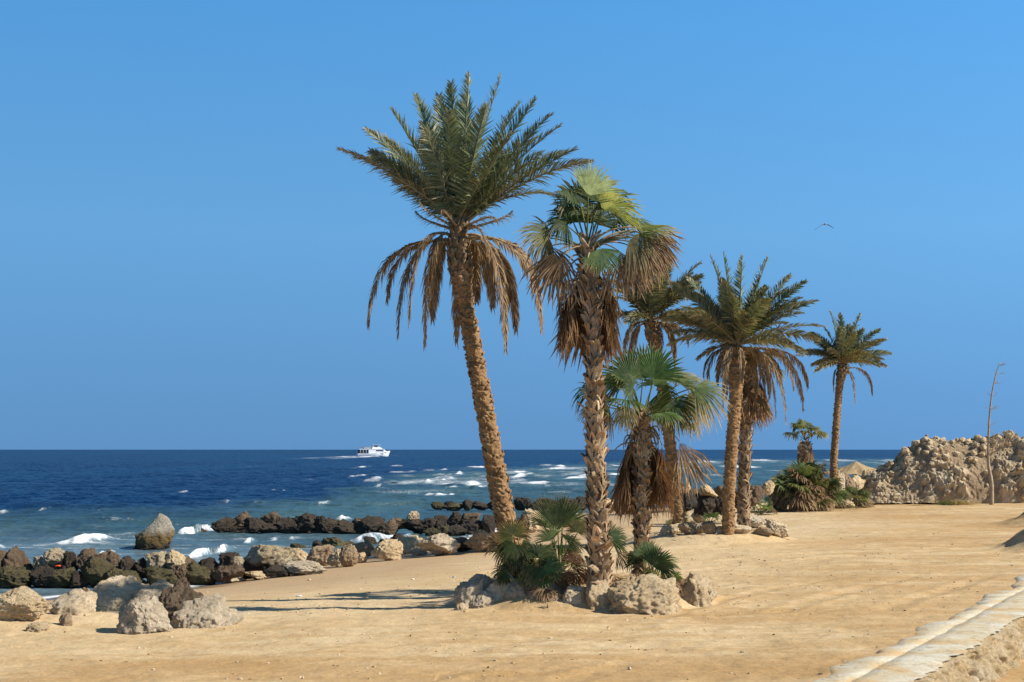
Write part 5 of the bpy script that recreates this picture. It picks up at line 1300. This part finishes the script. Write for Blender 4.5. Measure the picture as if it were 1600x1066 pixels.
# ================================================================== SEA
def sea():
    pyr = np.concatenate([np.linspace(1000, 760, 620, endpoint=False), np.linspace(760, 706, 200, endpoint=False), 702 + np.geomspace(4, .75, 60)])
    ds = H * FPX / (pyr - 702)
    tn = np.concatenate([np.linspace(-1100, -100, 120, endpoint=False), np.linspace(-100, 1700, 900, endpoint=False), np.linspace(1700, 2700, 120)])
    tn = (tn - 800) / FPX
    Dg, Tg = np.meshgrid(ds, tn, indexing='ij')
    X, Y = (Dg * Tg).ravel(), Dg.ravel()
    sh = -shore_dist(X, Y)                                     # metres out to sea
    p = np.stack([X, Y, 0 * X], 1)
    calm = smooth(.5, 16, sh)
    # lee of the breakwaters
    lee = 1 - .65 * np.exp(-((Y - 52) / 9) ** 2) * (X < 1)
    wv = np.zeros(len(X))
    for j, (lam, a, st) in enumerate(((14, .17, 2.6), (7.0, .14, 2.2), (3.6, .10, 1.8), (1.8, .06, 1.5), (.8, .026, 1.3))):
        q = np.stack([X / (lam * st) + .10 * Y / lam, Y / lam - .22 * X / lam, 0 * X + j * 7.7], 1)
        n1 = vnoise(q * 1.3, 60 + j)
        wv += a * (1 - 2.2 * np.abs(n1)) * (.75 if lam > 5 else 1)
    z = wv * calm * lee
    foam = np.zeros(len(X))
    # breaking waves: (pixel polyline, ridge height, ridge thickness, foam strength, from..to fraction solid)
    BR = [([(20, 856), (90, 854), (150, 850), (207, 844)], .30, .55, 1.0, .52), ([(268, 838), (300, 835), (330, 831), (352, 829)], .34, .55, 1.0, .0), ([(285, 872), (325, 867), (345, 861), (370, 857)], .30, .5, 1.0, .05),
          ([(400, 846), (480, 843)], .12, .5, .5, .2), ([(530, 849), (580, 846), (630, 840), (662, 835)], .32, .6, 1.1, .1), ([(522, 815), (556, 814)], .26, .5, .8, 0), ([(-40, 862), (5, 858)], .3, .5, 1, 0),
          ([(150, 870), (182, 867)], .28, .45, 1, 0), ([(55, 876), (78, 875)], .22, .4, .9, 0), ([(290, 883), (345, 880)], .16, .4, .9, 0), ([(130, 818), (230, 820)], .12, .6, .4, .2), ([(380, 850), (400, 847)], .2, .5, .7, 0), ([(590, 870), (640, 860), (700, 846)], .10, .4, .8, 0),
          ([(700, 842), (760, 836), (800, 833)], .10, .5, .8, 0)]
    REEF = [((550, 745), (578, 743)), ((575, 751), (592, 751)), ((608, 754), (626, 757)), ((614, 739), (648, 738)), ((655, 737), (697, 735)), ((678, 744), (718, 741)), ((682, 749), (706, 750)), ((665, 754), (692, 752)),
            ((660, 758), (712, 757), (755, 760)), ((690, 763), (752, 758)), ((742, 765), (757, 763)), ((702, 776), (724, 774)), ((683, 777), (694, 776)), ((668, 777), (678, 776)), ((725, 732), (762, 730)), ((798, 746), (832, 742)), ((845, 727), (880, 729)), ((868, 730), (880, 729)), ((820, 758), (882, 756)), ((800, 740), (818, 739)),
            ((860, 733), (905, 732)), ((880, 747), (930, 745)), ((945, 743), (975, 742)), ((950, 727), (985, 726)), ((1040, 722), (1120, 721)), ((1180, 720), (1225, 720)), ((1300, 720), (1322, 719)), ((1350, 720), (1500, 719)), ((1125, 730), (1180, 729)), ((1000, 722), (1030, 722)), ((1058, 733), (1075, 733)), ((1110, 744), (1130, 744)), ((560, 731), (563, 731)), ((618, 728), (626, 728))]
    CAPS = [((281, 769), (288, 769)), ((340, 791), (354, 790)), ((428, 769), (442, 767)), ((213, 803), (220, 803)), ((68, 800), (76, 799)), ((0, 805), (8, 805)), ((586, 762), (592, 761)), ((640, 776), (652, 776)), ((1200, 735), (1215, 735)), ((395, 792), (410, 792)), ((150, 805), (165, 805)), ((500, 790), (512, 789)), ((96, 775), (101, 775)), ((250, 742), (254, 742)), ((400, 730), (404, 730)), ((480, 752), (486, 752))]
    WAKE = [([(520, 713.6), (545, 714), (566, 714)], .3, 9, 1.0, .4), ([(566, 714), (603, 714), (612, 713)], .5, 7, 1.2, 0)]
    allb = BR + [([(q[0][0] - 9, q[0][1] + .5)] + list(q) + [(q[-1][0] + 9, q[-1][1] + .5)], .26, 1.25, .95, 0) for q in REEF] + [([(q[0][0] - 6, q[0][1])] + list(q) + [(q[-1][0] + 6, q[-1][1])], .15, .5, .5, 0) for q in CAPS] + WAKE
    for pl, hh, th, fs, solid in allb:
        W = np.array([on_z(a, b)[:2] for a, b in pl])
        Dm = W[:, 1].mean()
        th2 = max(th, (Dm * Dm / (H * FPX)) * .9)
        lo = W.min(0) - 7 * th2; hi = W.max(0) + 7 * th2
        m = np.nonzero((X > lo[0]) & (X < hi[0]) & (Y > lo[1] - 3) & (Y < hi[1] + 3))[0]
        if not len(m): continue
        x, y = X[m], Y[m]
        yc = np.interp(x, W[:, 0], W[:, 1]) if W[0, 0] < W[-1, 0] else np.interp(x, W[::-1, 0], W[::-1, 1])
        L = W[-1, 0] - W[0, 0]; u = (x - W[0, 0]) / L
        q = np.stack([x, 0 * x, 0 * x + Dm], 1)
        yc = yc + th2 * .6 * fbm(q * (.5 / th2), 3, 90)
        amp = smooth(-.02, .30, u) * (1 - smooth(.72, 1.02, u)) * (1 + .5 * fbm(np.stack([u * 5, 0 * u + Dm, 0 * u], 1), 3, 94))
        if solid > 0: amp = amp * (.35 + .65 * smooth(solid - .25, solid + .1, u))
        s = (y - yc) / th2                                     # <0 towards the shore
        z[m] += hh * amp * np.where(s > 0, np.exp(-(s / 1.6) ** 2), np.exp(-(s / .8) ** 2)) * (.8 + .5 * fbm(q * .7 / th2, 3, 91))
        fo = fs * amp * np.where(s > 0, np.exp(-(s / .35) ** 2), np.exp(-(s / 1.7) ** 2)) * (.55 + 1.2 * fbm(np.stack([x, y * .5, 0 * x], 1) * (1.1 / th2), 4, 92, .6))
        res = .42 * fs * smooth(-.15, .4, u) * (1 - smooth(.6, 1.15, u)) * np.where(s > 0, np.exp(-(s / 2.5) ** 2), np.exp(-(s / 4.0) ** 2)) * np.clip(fbm(np.stack([x * .45, y, 0 * x], 1) * (1.6 / th2), 4, 93, .6) * 2.2 + .2, 0, 1)
        foam[m] = np.maximum(foam[m], np.clip(np.maximum(fo * 1.0, res), 0, .74))
    # thin foam lines behind the breakers and at the beach
    lines = np.exp(-((sh - .7 + .5 * fbm(p / 1.5, 3, 95)) / .35) ** 2) * .75
    foam = np.maximum(foam, lines * (Y < 90))
    px = X / Y * FPX + 800
    edge = np.interp(px, [0, 300, 500, 600, 700, 850, 1000, 1200, 1600], [86, 92, 120, 190, 250, 340, 470, 560, 590])
    q = np.stack([X / 14, Y / 14, 0 * X], 1)
    wob = 1 + .16 * fbm(q, 4, 97)
    shal = 1 - smooth(.78, 1.15, Y / edge * wob)
    near = 1 - smooth(46, 75, Y * (1 + .12 * fbm(q * 3, 3, 98)))
    inlet = 1 - smooth(0, 2.2, sh)
    streak = np.clip(fbm(np.stack([X / 5, Y / 16, 0 * X], 1), 4, 99) * 1.5 + .05, 0, 1) * shal * smooth(100, 160, Y) * .55 * np.exp(-((px - 720) / 330) ** 2)
    streak = np.maximum(streak, np.clip(fbm(np.stack([X / 3, Y / 2.2, 0 * X], 1), 4, 89) * 1.8 - .25, 0, 1) * .5 * np.exp(-((Y - 62) / 13) ** 2) * (X < 0))
    lace = np.clip(1 - 9 * np.abs(fbm(np.stack([X / 9, Y / 1.5, 0 * X], 1), 4, 86)), 0, 1) * .42 * np.exp(-((Y - 56) / 11) ** 2) * (X < 2) * smooth(.5, 3, sh)
    lace2 = np.clip(1 - 8 * np.abs(fbm(np.stack([X / 22, Y / 9, 0 * X], 1), 4, 87)), 0, 1) * .40 * np.exp(-((Y / edge - .72) / .25) ** 2) * smooth(520, 640, px)
    foam = np.maximum(np.maximum(foam, streak), np.maximum(lace, lace2))
    t = NT('sea_water')
    geo = t.n('ShaderNodeNewGeometry'); pos = geo.outputs['Position']
    A = lambda n: t.n('ShaderNodeAttribute', attribute_name=n).outputs['Fac']
    patch = t.noise(t.vmath('MULTIPLY', pos, (.012, .004, 1)), 1.0, 5, .6, .4)
    deep = t.mix(t.ramp(patch.outputs['Fac'], [(.35, 0.0), (.65, 1.0)]), (.002, .016, .062), (.003, .030, .095))
    teal = t.mix(t.ramp(t.noise(t.vmath('MULTIPLY', pos, (.09, .03, 1)), 1.0, 5, .62, .4).outputs['Fac'], [(.38, 0.0), (.62, 1.0)]), (.024, .062, .090), (.050, .105, .118))
    c = t.mix(A('shal'), deep, teal)
    c = t.mix(t.math('MULTIPLY', A('near'), .8), c, (.125, .19, .23))
    c = t.mix(t.math('MULTIPLY', A('inlet'), .7), c, (.12, .105, .075))
    # normals from noise slopes, so wavelets still tilt the surface far away
    n1 = t.noise(t.vmath('MULTIPLY', pos, (.9, 1.6, 1)), 1.0, 3, .6); n2 = t.noise(t.vmath('MULTIPLY', pos, (3.5, 5.0, 1)), 1.0, 3, .6)
    sl = t.vmath('ADD', t.vmath('MULTIPLY', t.vmath('SUBTRACT', n1.outputs['Color'], (.5, .5, .5)), (1.1, 1.7, 0)), t.vmath('MULTIPLY', t.vmath('SUBTRACT', n2.outputs['Color'], (.5, .5, .5)), (1.1, 1.7, 0)))
    nrm = t.vmath('NORMALIZE', t.vmath('ADD', geo.outputs['Normal'], sl))
    water = t.n('ShaderNodeBsdfPrincipled', {'Base Color': c, 'Roughness': .30, 'IOR': 1.33, 'Specular IOR Level': .05, 'Normal': nrm})
    fn = t.noise(pos, 4.5, 7, .8)
    fm = t.math('ADD', A('foam'), t.math('MULTIPLY', t.math('SUBTRACT', fn.outputs['Fac'], .5), 1.25))
    fmask = t.ramp(fm, [(.18, 0.0), (.80, 1.0)])
    fmask = t.math('MULTIPLY', fmask, t.ramp(A('foam'), [(.02, 0.0), (.2, 1.0)]))
    white = t.n('ShaderNodeBsdfPrincipled', {'Base Color': (.80, .83, .85, 1), 'Roughness': .8, 'Specular IOR Level': .2})
    mx = t.n('ShaderNodeMixShader', {0: fmask, 1: water.outputs[0], 2: white.outputs[0]})
    t.surf(mx.outputs[0])
    mb = MB(); mb.grid(np.stack([X, Y, z], 1).reshape(len(ds), len(tn), 3))
    o = mb.build('sea', t.m, attrs={'foam': foam, 'shal': shal, 'near': near, 'inlet': inlet}); o['kind'] = 'structure'
sea()

# ================================================================== LIGHT, SKY, CAMERA
w = bpy.data.worlds.new('World'); SC.world = w; w.use_nodes = True
nt = w.node_tree; nt.nodes.clear()
sky = nt.nodes.new('ShaderNodeTexSky'); sky.sky_type = 'NISHITA'; sky.sun_disc = False
sky.sun_elevation = SUN_EL; sky.sun_rotation = SUN_AZ
sky.air_density = 1.0; sky.dust_density = 0.0; sky.ozone_density = 3.0; sky.altitude = 0
tc = nt.nodes.new('ShaderNodeTexCoord'); va = nt.nodes.new('ShaderNodeVectorMath'); va.operation = 'ADD'; va.inputs[1].default_value = (0, 0, .60)
vn = nt.nodes.new('ShaderNodeVectorMath'); vn.operation = 'NORMALIZE'
nt.links.new(tc.outputs['Generated'], va.inputs[0]); nt.links.new(va.outputs[0], vn.inputs[0]); nt.links.new(vn.outputs[0], sky.inputs['Vector'])
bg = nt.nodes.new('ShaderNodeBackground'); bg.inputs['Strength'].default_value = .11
ow = nt.nodes.new('ShaderNodeOutputWorld')
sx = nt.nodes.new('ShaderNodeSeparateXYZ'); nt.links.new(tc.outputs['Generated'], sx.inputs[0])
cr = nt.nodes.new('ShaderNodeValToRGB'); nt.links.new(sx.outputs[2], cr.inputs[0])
for k_, (p_, c_) in enumerate(((0, (.86, 1.18, 1.22)), (.15, (1.18, 1.80, 1.75)), (.30, (.86, 1.74, 1.92)), (.62, (.50, .48, .43)))):      # dusty low air, deep blue above, dimmed overhead to deepen the shadows
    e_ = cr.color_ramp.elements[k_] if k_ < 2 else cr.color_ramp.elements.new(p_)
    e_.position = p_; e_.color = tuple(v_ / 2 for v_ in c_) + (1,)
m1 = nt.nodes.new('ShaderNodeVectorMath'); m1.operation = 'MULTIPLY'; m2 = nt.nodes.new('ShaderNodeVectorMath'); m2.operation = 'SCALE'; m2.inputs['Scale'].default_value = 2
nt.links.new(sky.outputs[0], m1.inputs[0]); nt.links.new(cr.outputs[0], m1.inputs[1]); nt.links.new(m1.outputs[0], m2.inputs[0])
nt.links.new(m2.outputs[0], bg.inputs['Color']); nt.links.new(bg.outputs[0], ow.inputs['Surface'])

sl = bpy.data.lights.new('sun', 'SUN'); sl.energy = 4.7; sl.angle = radians(.5); sl.color = (1.0, .93, .82)
so = bpy.data.objects.new('sun', sl); COL.objects.link(so)
from mathutils import Vector
dv = Vector((sin(SUN_AZ) * cos(SUN_EL), cos(SUN_AZ) * cos(SUN_EL), sin(SUN_EL)))
so.rotation_euler = (-dv).to_track_quat('-Z', 'Y').to_euler(); so.location = dv * 60

cam = bpy.data.cameras.new('camera'); cam.lens = 50; cam.sensor_width = 36; cam.sensor_fit = 'HORIZONTAL'
cam.clip_start = .1; cam.clip_end = 30000
co = bpy.data.objects.new('camera', cam); COL.objects.link(co)
co.location = (0, 0, H); co.rotation_euler = (pi / 2 + PITCH, 0, 0)
SC.camera = co
SC.view_settings.view_transform = 'Standard'; SC.view_settings.look = 'None'
SC.view_settings.exposure = .5; SC.view_settings.gamma = 1
SC.cycles.max_bounces = 6; SC.cycles.transparent_max_bounces = 8
